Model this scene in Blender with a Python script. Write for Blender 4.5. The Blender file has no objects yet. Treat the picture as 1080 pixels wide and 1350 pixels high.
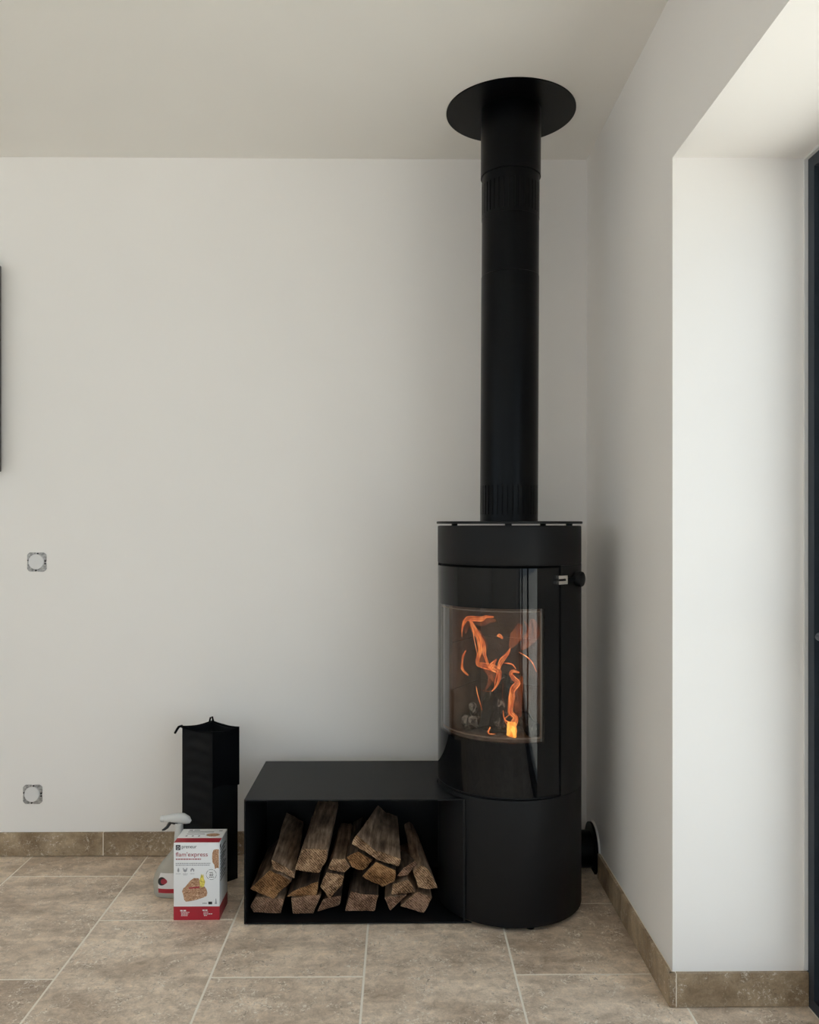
import bpy, bmesh, math, random
from mathutils import Vector, Matrix, noise
random.seed(7)
S = bpy.context.scene
COL = S.collection

# ------------------------------------------------------------------ camera
F, W, HT = 1075.0, 1080, 1350
EYE = 1.204
cam_d = bpy.data.cameras.new('camera')
cam_d.sensor_fit = 'VERTICAL'
cam_d.sensor_height = 36.0
cam_d.lens = F * 36.0 / HT
cam_d.shift_y = 15.0 / HT
cam_d.clip_start = 0.02
cam = bpy.data.objects.new('camera', cam_d)
COL.objects.link(cam)
cam.location = (0, 0, EYE)
cam.rotation_euler = (math.pi / 2, 0, -math.atan(12 / F))
S.camera = cam

# ------------------------------------------------------------------ world, sun, exposure
w = bpy.data.worlds.new('sky')
S.world = w
w.use_nodes = True
bg = w.node_tree.nodes['Background']
bg.inputs['Color'].default_value = (0.72, 0.84, 1.0, 1)
bg.inputs['Strength'].default_value = 2.2

sun_d = bpy.data.lights.new('sun', 'SUN')
sun_d.energy = 21.0
sun_d.color = (1.0, 0.985, 0.955)
sun_d.angle = math.radians(0.6)
sun = bpy.data.objects.new('sun', sun_d)
COL.objects.link(sun)
sun.rotation_euler = Vector((0.10, -0.55, -0.83)).to_track_quat('-Z', 'Y').to_euler()

S.view_settings.view_transform = 'Standard'
S.view_settings.look = 'None'
S.view_settings.gamma = 1.0
S.view_settings.use_curve_mapping = False
S.view_settings.exposure = -0.07
S.cycles.max_bounces = 14
S.cycles.diffuse_bounces = 8
S.cycles.transparent_max_bounces = 16

# ------------------------------------------------------------------ room numbers (metres)
YB = 2.972          # back wall
XR = 0.680          # right wall
XD = 1.018          # plane of the glazed door
YJ = 2.030          # far jamb of the door opening
YN = -2.20          # near jamb
XL, YR = -4.4, -4.6
ZC = 2.532
ZL = 2.118          # head of the opening

# ------------------------------------------------------------------ helpers
def new_mat(name):
    m = bpy.data.materials.new(name)
    m.use_nodes = True
    nt = m.node_tree
    return m, nt, nt.nodes['Principled BSDF']

def N(nt, typ, **kw):
    n = nt.nodes.new(typ)
    for k, v in kw.items():
        if k in n.inputs.keys():
            n.inputs[k].default_value = v
        else:
            setattr(n, k, v)
    return n

def ramp(nt, stops, interp='LINEAR'):
    r = nt.nodes.new('ShaderNodeValToRGB')
    r.color_ramp.interpolation = interp
    e = r.color_ramp.elements
    while len(e) < len(stops):
        e.new(0.5)
    for el, (p, c) in zip(e, stops):
        el.position = p
        el.color = c if len(c) == 4 else (*c, 1)
    return r

def coords(nt, scale=(1, 1, 1), rnd=0.0, kind='Object'):
    tc = nt.nodes.new('ShaderNodeTexCoord')
    mp = nt.nodes.new('ShaderNodeMapping')
    mp.inputs['Scale'].default_value = scale
    nt.links.new(tc.outputs[kind], mp.inputs['Vector'])
    if rnd:
        oi = nt.nodes.new('ShaderNodeObjectInfo')
        mu = N(nt, 'ShaderNodeMath', operation='MULTIPLY')
        mu.inputs[1].default_value = rnd
        nt.links.new(oi.outputs['Random'], mu.inputs[0])
        cb = nt.nodes.new('ShaderNodeCombineXYZ')
        for i in range(3):
            nt.links.new(mu.outputs[0], cb.inputs[i])
        nt.links.new(cb.outputs[0], mp.inputs['Location'])
    return mp.outputs['Vector']

def simple(name, col, rough=0.5, metal=0.0, spec=0.5, bump=0.0, bscale=200, coat=0.0, var=0.0, vscale=6):
    m, nt, b = new_mat(name)
    b.inputs['Base Color'].default_value = (*col, 1)
    b.inputs['Roughness'].default_value = rough
    b.inputs['Metallic'].default_value = metal
    b.inputs['Specular IOR Level'].default_value = spec
    b.inputs['Coat Weight'].default_value = coat
    b.inputs['Coat Roughness'].default_value = 0.03
    v = coords(nt)
    if var:
        n = N(nt, 'ShaderNodeTexNoise', Scale=vscale, Detail=4.0)
        nt.links.new(v, n.inputs['Vector'])
        r = ramp(nt, [(0.3, tuple(c * (1 - var) for c in col)), (0.7, tuple(min(1, c * (1 + var)) for c in col))])
        nt.links.new(n.outputs['Fac'], r.inputs[0])
        nt.links.new(r.outputs[0], b.inputs['Base Color'])
    if bump:
        n = N(nt, 'ShaderNodeTexNoise', Scale=bscale, Detail=3.0)
        nt.links.new(v, n.inputs['Vector'])
        bp = N(nt, 'ShaderNodeBump', Strength=bump, Distance=0.002)
        nt.links.new(n.outputs['Fac'], bp.inputs['Height'])
        nt.links.new(bp.outputs[0], b.inputs['Normal'])
    return m

class MB:
    """collects shapes, in world metres, into one bmesh"""
    def __init__(self):
        self.bm = bmesh.new()
        self.mi = 0
    def face(self, vs, smooth=False):
        try:
            f = self.bm.faces.new(vs)
        except ValueError:
            return None
        f.material_index = self.mi
        f.smooth = smooth
        return f
    def box(self, a, b, bevel=0.0, seg=2):
        x0, y0, z0 = a; x1, y1, z1 = b
        v = [self.bm.verts.new(p) for p in ((x0,y0,z0),(x1,y0,z0),(x1,y1,z0),(x0,y1,z0),(x0,y0,z1),(x1,y0,z1),(x1,y1,z1),(x0,y1,z1))]
        fs = [self.face([v[i] for i in q]) for q in ((0,3,2,1),(4,5,6,7),(0,1,5,4),(1,2,6,5),(2,3,7,6),(3,0,4,7))]
        if bevel:
            es = list({e for f in fs for e in f.edges})
            r = bmesh.ops.bevel(self.bm, geom=es, offset=bevel, segments=seg, affect='EDGES', profile=0.5)
            for f in r['faces']:
                f.material_index = self.mi
        return self
    def prism(self, poly, z0, z1, bevel=0.0):
        """poly: list of (x, y)"""
        n = len(poly)
        lo = [self.bm.verts.new((x, y, z0)) for x, y in poly]
        hi = [self.bm.verts.new((x, y, z1)) for x, y in poly]
        fs = [self.face(lo[::-1]), self.face(hi)]
        for i in range(n):
            j = (i + 1) % n
            fs.append(self.face([lo[i], lo[j], hi[j], hi[i]]))
        return self
    def lathe(self, prof, c, axis=(0, 0, 1), n=48, closed_ends=True, shear=0.0):
        """prof: list of (r, h) along the axis from c"""
        ax = Vector(axis).normalized()
        t = Vector((1, 0, 0)) if abs(ax.x) < 0.9 else Vector((0, 1, 0))
        u = (t - ax * t.dot(ax)).normalized()
        v = ax.cross(u)
        rings = []
        for r, h in prof:
            ring = []
            for i in range(n):
                a = 2 * math.pi * i / n
                p = Vector(c) + ax * h + u * (r * math.cos(a)) + v * (r * math.sin(a))
                ring.append(self.bm.verts.new(p))
            rings.append(ring)
        for k in range(len(rings) - 1):
            for i in range(n):
                j = (i + 1) % n
                self.face([rings[k][i], rings[k][j], rings[k+1][j], rings[k+1][i]], True)
        if closed_ends:
            self.face(rings[0][::-1])
            self.face(rings[-1])
        return self
    def arc(self, c, r0, r1, z0, z1, a0, a1, n=None, sh=0.0):
        """closed curved slab; angle phi is measured from -Y towards +X, degrees"""
        if n is None:
            n = max(1, int(abs(a1 - a0) / 2.5))
        st = []
        for i in range(n + 1):
            a = math.radians(a0 + (a1 - a0) * i / n)
            q = []
            for r, z in ((r1, z0), (r1, z1), (r0, z1), (r0, z0)):
                q.append(self.bm.verts.new((c[0] + r * math.sin(a) + sh * (z - 1.21), c[1] - r * math.cos(a), z)))
            st.append(q)
        for i in range(n):
            for k in range(4):
                l = (k + 1) % 4
                self.face([st[i][k], st[i+1][k], st[i+1][l], st[i][l]], k in (0, 2))
        self.face(st[0]); self.face(st[-1][::-1])
        return self
    def tube(self, pts, rad, n=10, flat=1.0, up=None, caps=True):
        """swept tube; rad number or list; flat squashes it along the second axis"""
        pts = [Vector(p) for p in pts]
        if not hasattr(rad, '__len__'):
            rad = [rad] * len(pts)
        rings = []
        ref = Vector(up) if up else None
        for i, p in enumerate(pts):
            d = (pts[min(i+1, len(pts)-1)] - pts[max(i-1, 0)]).normalized()
            if up:
                b = (ref - d * ref.dot(d)).normalized()
            else:
                if ref is None:
                    ref = Vector((0, 0, 1)) if abs(d.z) < 0.9 else Vector((1, 0, 0))
                b = (ref - d * ref.dot(d)).normalized()
                ref = b
            a = d.cross(b)
            rings.append([self.bm.verts.new(p + a * (rad[i] * math.cos(2*math.pi*k/n)) + b * (rad[i] * flat * math.sin(2*math.pi*k/n))) for k in range(n)])
        for i in range(len(rings) - 1):
            for k in range(n):
                l = (k + 1) % n
                self.face([rings[i][k], rings[i][l], rings[i+1][l], rings[i+1][k]], True)
        if caps:
            self.face(rings[0][::-1]); self.face(rings[-1])
        return self
    def poly(self, pts):
        self.face([self.bm.verts.new(p) for p in pts])
        return self
    def slab(self, pts, d):
        """polygon pushed out by the vector d into a thin plate"""
        d = Vector(d)
        a = [self.bm.verts.new(p) for p in pts]
        b = [self.bm.verts.new(Vector(p) + d) for p in pts]
        self.face(a[::-1]); self.face(b)
        for i in range(len(a)):
            j = (i + 1) % len(a)
            self.face([a[i], a[j], b[j], b[i]])
        return self
    def build(self, name, mat, parent=None, label=None):
        bmesh.ops.recalc_face_normals(self.bm, faces=self.bm.faces[:])
        if parent is not None:
            off = Vector((0, 0, 0)); q = parent
            while q is not None:
                off += Vector(q.location); q = q.parent
            for vv in self.bm.verts:
                vv.co -= off
        me = bpy.data.meshes.new(name)
        self.bm.to_mesh(me)
        self.bm.free()
        me.set_sharp_from_angle(angle=math.radians(32))
        for mm in (mat if isinstance(mat, (list, tuple)) else [mat]):
            me.materials.append(mm)
        o = bpy.data.objects.new(name, me)
        COL.objects.link(o)
        o.parent = parent
        if label:
            o['label'] = label
        return o

def tag(o, label, cat, group=None):
    o['label'] = label
    o['category'] = cat
    if group:
        o['group'] = group
    return o

def struct(o):
    o['kind'] = 'structure'
    return o

def thing(name, loc, label, cat, group=None):
    o = bpy.data.objects.new(name, None)
    o.empty_display_size = 0.05
    COL.objects.link(o)
    o.location = loc
    bpy.context.view_layer.update()
    return tag(o, label, cat, group)

# ------------------------------------------------------------------ materials
def wall_mat(name, col):
    m, nt, b = new_mat(name)
    b.inputs['Roughness'].default_value = 0.75
    b.inputs['Specular IOR Level'].default_value = 0.25
    v = coords(nt)
    n = N(nt, 'ShaderNodeTexNoise', Scale=0.9, Detail=3.0, Roughness=0.6)
    nt.links.new(v, n.inputs['Vector'])
    r = ramp(nt, [(0.3, tuple(c * 0.975 for c in col)), (0.7, tuple(c * 1.015 for c in col))])
    nt.links.new(n.outputs['Fac'], r.inputs[0])
    nt.links.new(r.outputs[0], b.inputs['Base Color'])
    n2 = N(nt, 'ShaderNodeTexNoise', Scale=70.0, Detail=3.0)
    nt.links.new(v, n2.inputs['Vector'])
    bp = N(nt, 'ShaderNodeBump', Strength=0.05, Distance=0.002)
    nt.links.new(n2.outputs['Fac'], bp.inputs['Height'])
    nt.links.new(bp.outputs[0], b.inputs['Normal'])
    return m

M_wall = wall_mat('matt white wall paint', (0.885, 0.853, 0.826))
M_ceil = wall_mat('matt white ceiling paint', (0.88, 0.857, 0.822))
M_ext = simple('pale terrace paving', (0.505, 0.488, 0.452), 0.8, var=0.1)
M_grout = simple('pale lime grout', (0.92, 0.85, 0.74), 0.9, bump=0.3, bscale=300)

def travertine(name, dark, light, rough, speck=0.95):
    m, nt, b = new_mat(name)
    L = nt.links.new
    v = coords(nt, rnd=37.0)
    def noise_tex(vec, sc, det, ro=0.6, dist=0.0):
        n = N(nt, 'ShaderNodeTexNoise', Scale=sc, Detail=det, Roughness=ro, Distortion=dist)
        L(vec, n.inputs['Vector'])
        return n.outputs['Fac']
    def mul(a, c, f=1.0):
        x = N(nt, 'ShaderNodeMix', data_type='RGBA', blend_type='MULTIPLY'); x.inputs[0].default_value = f
        L(a, x.inputs[6]); L(c, x.inputs[7])
        return x.outputs[2]
    def over(base, col, fac):
        x = N(nt, 'ShaderNodeMix', data_type='RGBA')
        L(fac, x.inputs[0]); L(base, x.inputs[6]); x.inputs[7].default_value = (*col, 1)
        return x.outputs[2]
    def times(a, c):
        x = N(nt, 'ShaderNodeMath', operation='MULTIPLY'); L(a, x.inputs[0]); L(c, x.inputs[1])
        return x.outputs[0]
    def rmp(fac, *st):
        x = ramp(nt, list(st)); L(fac, x.inputs[0])
        return x.outputs[0]
    mid = tuple((a + c) / 2 for a, c in zip(dark, light))
    # clouds a hand wide, mottling of a few centimetres, fine grain
    big = noise_tex(coords(nt, scale=(1.0, 2.2, 1.0), rnd=37.0), 5.0, 8.0, 0.62, 0.5)
    col = rmp(big, (0.36, dark), (0.50, mid), (0.64, light))
    mot = noise_tex(v, 32.0, 6.0, 0.72, 0.6)
    col = mul(col, rmp(mot, (0.34, (0.74, 0.71, 0.67)), (0.50, (1.0, 1.0, 1.0)), (0.66, (1.20, 1.19, 1.17))), 0.9)
    grain = noise_tex(v, 210.0, 3.0, 0.7)
    col = mul(col, rmp(grain, (0.32, (0.86, 0.85, 0.84)), (0.68, (1.12, 1.12, 1.12))), 0.8)
    oi = nt.nodes.new('ShaderNodeObjectInfo')
    col = mul(col, rmp(oi.outputs['Random'], (0.0, (0.80, 0.765, 0.73)), (0.5, (0.99, 0.975, 0.955)), (1.0, (1.18, 1.19, 1.19))))
    # filled pits: pale specks in swarms
    spk = noise_tex(v, 78.0, 4.0, 0.75, 1.4)
    gate = noise_tex(v, 8.5, 4.0, 0.6, 1.6)
    f = times(rmp(spk, (0.555, (0, 0, 0)), (0.60, (1, 1, 1))), rmp(gate, (0.46, (0, 0, 0)), (0.58, (speck,) * 3)))
    col = over(col, (0.93, 0.85, 0.74), f)
    # dark pores beside them
    por = noise_tex(coords(nt, rnd=71.0), 95.0, 3.0, 0.65, 0.8)
    f2 = times(rmp(por, (0.60, (0, 0, 0)), (0.66, (0.65, 0.65, 0.65))), rmp(gate, (0.44, (0.1, 0.1, 0.1)), (0.60, (1, 1, 1))))
    col = over(col, (0.16, 0.115, 0.08), f2)
    L(col, b.inputs['Base Color'])
    L(rmp(mot, (0.3, (rough - 0.08,) * 3), (0.7, (rough + 0.14,) * 3)), b.inputs['Roughness'])
    b.inputs['Specular IOR Level'].default_value = 0.45
    bp = N(nt, 'ShaderNodeBump', Strength=0.3, Distance=0.001)
    L(spk, bp.inputs['Height']); L(bp.outputs[0], b.inputs['Normal'])
    return m

M_tile = travertine('honed brown travertine', (0.50, 0.395, 0.303), (0.86, 0.725, 0.588), 0.36)
M_skirt = travertine('brown travertine skirting', (0.195, 0.133, 0.078), (0.42, 0.325, 0.222), 0.45, 0.45)
M_steel = simple('matt black stove paint', (0.0066, 0.0065, 0.0072), 0.5, spec=0.22, bump=0.06, bscale=900)
M_bench = simple('matt black sheet steel', (0.0058, 0.0062, 0.0072), 0.45, spec=0.22, bump=0.05, bscale=700)
M_flue = simple('black flue enamel', (0.0016, 0.0020, 0.0026), 0.30, spec=0.13, bump=0.03, bscale=900)
M_void = simple('soot black', (0.004, 0.004, 0.004), 0.9, spec=0.1)
M_print = simple('black glass print', (0.003, 0.0034, 0.0042), 0.03, spec=0.30)
M_chrome = simple('brushed steel', (0.72, 0.70, 0.67), 0.25, metal=1.0)
M_vermic = simple('sooted vermiculite', (0.115, 0.068, 0.046), 0.9, bump=0.5, bscale=90, var=0.35, vscale=14)
M_jamb = simple('grey insulating board', (0.22, 0.23, 0.24), 0.9, bump=0.2, bscale=120, var=0.08)
M_ash = simple('grey wood ash', (0.15, 0.12, 0.10), 0.95, bump=0.8, bscale=120, var=0.4, vscale=40)
M_alu = simple('anthracite blue aluminium', (0.030, 0.040, 0.054), 0.42, spec=0.35)
M_alu2 = simple('dark gasket and sash', (0.010, 0.014, 0.021), 0.4, spec=0.3)
M_white = simple('white plastic bead', (0.72, 0.72, 0.71), 0.45)
M_socket = simple('white plastic cap', (0.74, 0.73, 0.73), 0.4)
M_zinc = simple('galvanised mounting plate', (0.40, 0.39, 0.385), 0.5, metal=0.55, var=0.5, vscale=160)
M_bag = simple('black woven fabric', (0.0016, 0.0018, 0.0024), 0.85, spec=0.08, bump=0.5, bscale=500)
M_bag2 = simple('black ribbed fabric', (0.0042, 0.0049, 0.0058), 0.7, spec=0.18, bump=0.4, bscale=420)
M_tv = simple('black glossy panel', (0.006, 0.006, 0.007), 0.2)

def glass_mat(name, tint=(1, 1, 1), base=0.045, rough=0.0, veil=None):
    m, nt, b = new_mat(name)
    nt.nodes.remove(b)
    out = nt.nodes['Material Output']
    tr = N(nt, 'ShaderNodeBsdfTransparent', Color=(*tint, 1))
    gl = N(nt, 'ShaderNodeBsdfGlossy', Color=(1, 1, 1, 1), Roughness=rough)
    lw = N(nt, 'ShaderNodeLayerWeight', Blend=0.5)
    p = N(nt, 'ShaderNodeMath', operation='POWER'); p.inputs[1].default_value = 5.0
    nt.links.new(lw.outputs['Facing'], p.inputs[0])
    mr = N(nt, 'ShaderNodeMath', operation='MULTIPLY_ADD')
    mr.inputs[1].default_value = 1 - base; mr.inputs[2].default_value = base
    nt.links.new(p.outputs[0], mr.inputs[0])
    mx = nt.nodes.new('ShaderNodeMixShader')
    nt.links.new(mr.outputs[0], mx.inputs[0])
    nt.links.new(tr.outputs[0], mx.inputs[1]); nt.links.new(gl.outputs[0], mx.inputs[2])
    nt.links.new(mx.outputs[0], out.inputs[0])
    return m

M_glass = glass_mat('clear ceramic stove glass', (0.95, 0.93, 0.91), 0.026)
M_pane = glass_mat('clear window glass', (0.95, 0.97, 0.96), 0.04)

# ================================================================== THE SETTING
# ---- floor: grout bed with single travertine slabs
bed = MB().box((XL, YR, -0.12), (XR, YB, -0.001))
bed.box((XR, YN, -0.12), (1.12, YJ, -0.001))
bed.box((XR, -4.25, -0.12), (1.12, -2.85, -0.001))
floor = struct(bed.build('floor', M_grout))
cols = [-2.152, -1.742, -1.332, -0.915, -0.505, -0.097, 0.307, 0.714, 1.124]
tile_cache = {}
def tile(x0, x1, y0, y1):
    g = 0.0024
    x0 += g; x1 -= g; y0 += g; y1 -= g
    if x1 - x0 < 0.01 or y1 - y0 < 0.01:
        return
    key = (round(x1 - x0, 3), round(y1 - y0, 3))
    if key not in tile_cache:
        mb = MB().box((-key[0]/2, -key[1]/2, -0.012), (key[0]/2, key[1]/2, 0.0), 0.0012, 1)
        o = mb.build('tile', M_tile)
        tile_cache[key] = o.data
    else:
        o = bpy.data.objects.new('tile', tile_cache[key]); COL.objects.link(o)
    o.location = ((x0+x1)/2, (y0+y1)/2, random.uniform(-0.0003, 0.0))
    o.parent = floor
for ci in range(len(cols) - 1):
    x0, x1 = cols[ci], cols[ci+1]
    base = {0: 2.168, 1: 2.484, 2: 2.168, 3: 2.484, 4: 2.168, 5: 2.484, 6: 2.172, 7: 2.484}[ci]
    ys = [base + 0.63 * k for k in range(-8, 3)]
    if ci == 2:
        ys = [2.165 + 0.63 * k for k in range(-6, 3)]
    if ci == 6:
        ys = sorted([y for y in ys if y < 2.5] + [2.577])
    ys = [y for y in ys if -1.3 < y < YB - 0.02] + [YB]
    for a, b_ in zip(ys[:-1], ys[1:]):
        if x1 <= XR + 0.001:
            tile(x0, x1, a, b_)
        elif x0 < XR:      # column that meets the right wall and runs on into the doorway
            if a >= YJ:
                tile(x0, XR, a, b_)
            elif b_ <= YJ:
                tile(x0, x1, a, b_)
            else:
                g = 0.0024
                lo = MB().prism([(x0 + g, a + g), (x1 - g, a + g), (x1 - g, YJ - 0.003), (XR - 0.003, YJ - 0.003), (XR - 0.003, b_ - g), (x0 + g, b_ - g)], -0.012, -0.0002)
                lo.build('tile', M_tile, floor)
        else:
            if a < YJ:
                tile(x0, min(x1, 1.018), max(a, YN), min(b_, YJ))

# ---- walls and ceiling
struct(MB().box((XL - 0.2, YB, -0.12), (1.12, YB + 0.25, 2.75)).build('wall_back', M_wall))
def wall_with_window(name, horizontal, u0, u1, w0, w1, z0, z1, n0, n1):
    # u: along the wall, n: through the wall
    mb = MB()
    for a, b, c, d in ((u0, w0, -0.12, 2.75), (w1, u1, -0.12, 2.75), (w0, w1, -0.12, z0), (w0, w1, z1, 2.75)):
        mb.box((a, n0, c), (b, n1, d)) if horizontal else mb.box((n0, a, c), (n1, b, d))
    return struct(mb.build(name, M_wall))
def window(name, horizontal, w0, w1, z0, z1, n):
    t = 0.06
    P = (lambda u, d, z: (u, n + d, z)) if horizontal else (lambda u, d, z: (n + d, u, z))
    mid = (w0 + w1) / 2
    mb = MB()
    for a, b, c, d in ((w0, w0 + t, z0, z1), (w1 - t, w1, z0, z1), (w0 + t, w1 - t, z0, z0 + t), (w0 + t, w1 - t, z1 - t, z1), (mid - t, mid + t, z0 + t, z1 - t)):
        mb.box(P(a, -0.035, c), P(b, 0.035, d))
    o = struct(mb.build(name, M_alu))
    for a, b in ((w0 + t, mid - t), (mid + t, w1 - t)):
        MB().box(P(a, -0.004, z0 + t), P(b, 0.004, z1 - t)).build('glass_pane', M_pane, o)
wall_with_window('wall_left', False, YR, YB, -3.9, 1.3, 1.10, 2.40, XL - 0.25, XL)
wall_with_window('wall_rear', True, XL - 0.25, 1.12, -4.1, 0.4, 1.10, 2.40, YR - 0.25, YR)
wr = MB()
wr.box((XR, YJ, -0.12), (1.12, YB, 2.75))
wr.box((XR, YN, ZL), (1.12, YJ, 2.75))
wr.box((XR, -2.85, -0.12), (1.12, YN, 2.75))
wr.box((XR, -4.25, ZL), (1.12, -2.85, 2.75))
wr.box((XR, YR, -0.12), (1.12, -4.25, 2.75))
struct(wr.build('wall_right', M_wall))
struct(MB().box((XL, YR, ZC), (XR, YB, 2.75)).build('ceiling', M_ceil))

# ---- skirting of cut travertine
def skirting(name, backing, pieces):
    bk = MB().box(*backing)
    o = struct(bk.build(name, M_grout))
    for a, b_ in pieces:
        MB().box(a, b_, 0.0006, 1).build('tile', M_skirt, o)
    return o
g = 0.0015
skirting('baseboard_back', ((XL, YB - 0.0112, 0.003), (XR, YB, 0.0845)),
         [((XL, YB - 0.012, 0.002), (-2.29 - g, YB - 0.003, 0.086)),
          ((-2.29 + g, YB - 0.012, 0.002), (-1.68 - g, YB - 0.003, 0.086)),
          ((-1.68 + g, YB - 0.012, 0.002), (-1.075 - g, YB - 0.003, 0.086)),
          ((-1.075 + g, YB - 0.012, 0.002), (-0.462 - g, YB - 0.003, 0.086)),
          ((-0.462 + g, YB - 0.012, 0.002), (0.15 - g, YB - 0.003, 0.086)),
          ((0.15 + g, YB - 0.012, 0.002), (XR - 0.012, YB - 0.003, 0.086))])
skirting('baseboard_right', ((XR - 0.0112, YJ - 0.005, 0.003), (XR, 2.754, 0.0845)),
         [((XR - 0.012, YJ - 0.0105, 0.002), (XR - 0.003, 2.458 - g, 0.086)),
          ((XR - 0.012, 2.458 + g, 0.002), (XR - 0.003, 2.755, 0.086))])
skirting('baseboard_jamb', ((XR - 0.008, YJ - 0.0117, 0.003), (XD - 0.002, YJ, 0.0845)),
         [((XR - 0.011, YJ - 0.0125, 0.002), (XR + 0.0045, YJ - 0.003, 0.086)),
          ((XR + 0.0065, YJ - 0.0125, 0.002), (XD - 0.001, YJ - 0.003, 0.086))])
skirting('baseboard_near', ((XR - 0.004, -2.85, 0.002), (XR, YN, 0.083)),
         [((XR - 0.012, -2.85, 0.002), (XR - 0.003, -2.54, 0.086)), ((XR - 0.012, -2.537, 0.002), (XR - 0.003, YN, 0.086))])

# ---- plaster stop bead at the end of the reveal
struct(MB().box((XD - 0.009, YJ - 0.006, 0.088), (XD, YJ, ZL)).build('trim_1', M_white))
struct(MB().box((XD - 0.009, YN, ZL - 0.006), (XD, YJ - 0.006, ZL)).build('trim_2', M_white))

# ---- sliding glazed door in the right wall
d1 = struct(MB().box((XD, YJ - 0.035, 0.0), (XD + 0.09, YJ, ZL)).box((XD, YN, 0.0), (XD + 0.09, YN + 0.05, ZL))
            .box((XD, YN + 0.05, ZL - 0.035), (XD + 0.09, YJ - 0.035, ZL)).box((XD, YN + 0.05, 0.0), (XD + 0.09, YJ - 0.035, 0.028))
            .build('door_1', M_alu))
def sash(y0, y1, x):
    t = 0.075
    s = MB()
    s.box((x, y0, 0.03), (x + 0.035, y0 + t, ZL - 0.036), 0.002, 1)
    s.box((x, y1 - t, 0.03), (x + 0.035, y1, ZL - 0.036), 0.002, 1)
    s.box((x, y0 + t, ZL - 0.036 - t), (x + 0.035, y1 - t, ZL - 0.036), 0.002, 1)
    s.box((x, y0 + t, 0.03), (x + 0.035, y1 - t, 0.03 + t), 0.002, 1)
    f = s.build('sash', M_alu2, d1)
    MB().box((x + 0.014, y0 + t, 0.03 + t), (x + 0.020, y1 - t, ZL - 0.036 - t)).build('glass_pane', M_pane, f)
    return f
sash(0.62, YJ - 0.036, XD + 0.012)
sash(-0.80, 0.695, XD + 0.050)
sash(YN + 0.051, -0.725, XD + 0.012)
hm = MB().box((XD + 0.004, 1.925, 0.870), (XD + 0.012, 1.968, 1.010), 0.003, 2)
hm.tube([(XD + 0.004, 1.900, 0.94), (XD - 0.03, 1.900, 0.94), (XD - 0.042, 1.888, 0.94), (XD - 0.044, 1.78, 0.94)], 0.010, 10)
hm.build('door_handle', M_alu, d1, 'grey metal lever handle')

# ---- added glazed door behind the viewer, unseen, brings more daylight to the back wall
d2 = struct(MB().box((XD, -2.90, 0.0), (XD + 0.09, -2.85, ZL)).box((XD, -4.25, 0.0), (XD + 0.09, -4.20, ZL))
            .box((XD, -4.20, ZL - 0.035), (XD + 0.09, -2.90, ZL)).box((XD, -4.20, 0.0), (XD + 0.09, -2.90, 0.028)).build('fill_door', M_alu))
d1_keep, d1 = d1, d2
sash(-4.199, -2.901, XD + 0.012)
d1 = d1_keep

window('fill_window_1', False, -3.9, 1.3, 1.10, 2.40, XL - 0.15)  # unseen window in the left wall, placed and sized to brighten the room
window('fill_window_2', True, -4.1, 0.4, 1.10, 2.40, YR - 0.15)  # unseen rear window, added for frontal light on the back wall

# ---- ground outside
struct(MB().box((1.12, -14, -0.2), (16, 14, -0.06)).box((-12, -14, -0.2), (1.12, YR - 0.25, -0.06)).box((-12, YR - 0.25, -0.2), (XL - 0.25, 14, -0.06)).build('terrace', M_ext))

# ================================================================== THE STOVE
CX, CY, R = 0.349, 2.620, 0.2285
C3 = (CX, CY)
PH = math.radians(-32)
FH = Vector((math.sin(PH), -math.cos(PH), 0))
RH = Vector((math.cos(PH), math.sin(PH), 0))
def loc(s, t, z):
    return Vector((CX, CY, z)) + RH * s + FH * t

stove = thing('wood_stove', (CX, CY, 0), 'tall black cylindrical wood stove with curved glass door and burning fire inside', 'stove')
MB().lathe([(R - 0.006, 0.012), (R - 0.001, 0.0135), (R, 0.017), (R, 0.384), (R - 0.001, 0.387), (R - 0.012, 0.388)], (CX, CY, 0), n=128).build('lower_band', M_steel, stove)
MB().lathe([(R - 0.012, 1.078), (R - 0.001, 1.079), (R, 1.082), (R, 1.193), (R - 0.001, 1.196), (R - 0.008, 1.197)], (CX, CY, 0), n=128).build('upper_band', M_steel, stove)
MB().arc(C3, R - 0.012, R, 0.3885, 1.0775, 35.0, 262).build('rear_shell', M_steel, stove)
# dark lining of the gaps round the door
ln = MB()
ln.arc(C3, R - 0.03, R - 0.013, 0.3885, 0.400, -98, 36)
ln.arc(C3, R - 0.03, R - 0.013, 1.066, 1.0775, -98, 36)
ln.arc(C3, R - 0.03, R - 0.013, 0.40, 1.066, 28, 36)
ln.build('door_gasket', M_void, stove)
MB().lathe([(R + 0.001, 1.2025), (R + 0.0035, 1.2035), (R + 0.004, 1.206), (R + 0.0035, 1.2095), (R + 0.001, 1.2105)], (CX, CY, 0), n=128).build('top_plate', M_steel, stove)
for a in (-8, 50, 140, 230):
    p = (CX + (R - 0.012) * math.sin(math.radians(a)), CY - (R - 0.012) * math.cos(math.radians(a)), 1.1965)
    MB().lathe([(0.010, 0), (0.010, 0.0065)], p, n=16).build('spacer', M_steel, stove)
for a in (12, 140, 250):
    p = (CX + (R - 0.05) * math.sin(math.radians(a)), CY - (R - 0.03) * math.cos(math.radians(a)), 0.0)
    MB().lathe([(0.013, 0.0), (0.014, 0.003), (0.011, 0.006), (0.011, 0.0125)], p, n=20).build('levelling_foot', M_void, stove)

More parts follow.
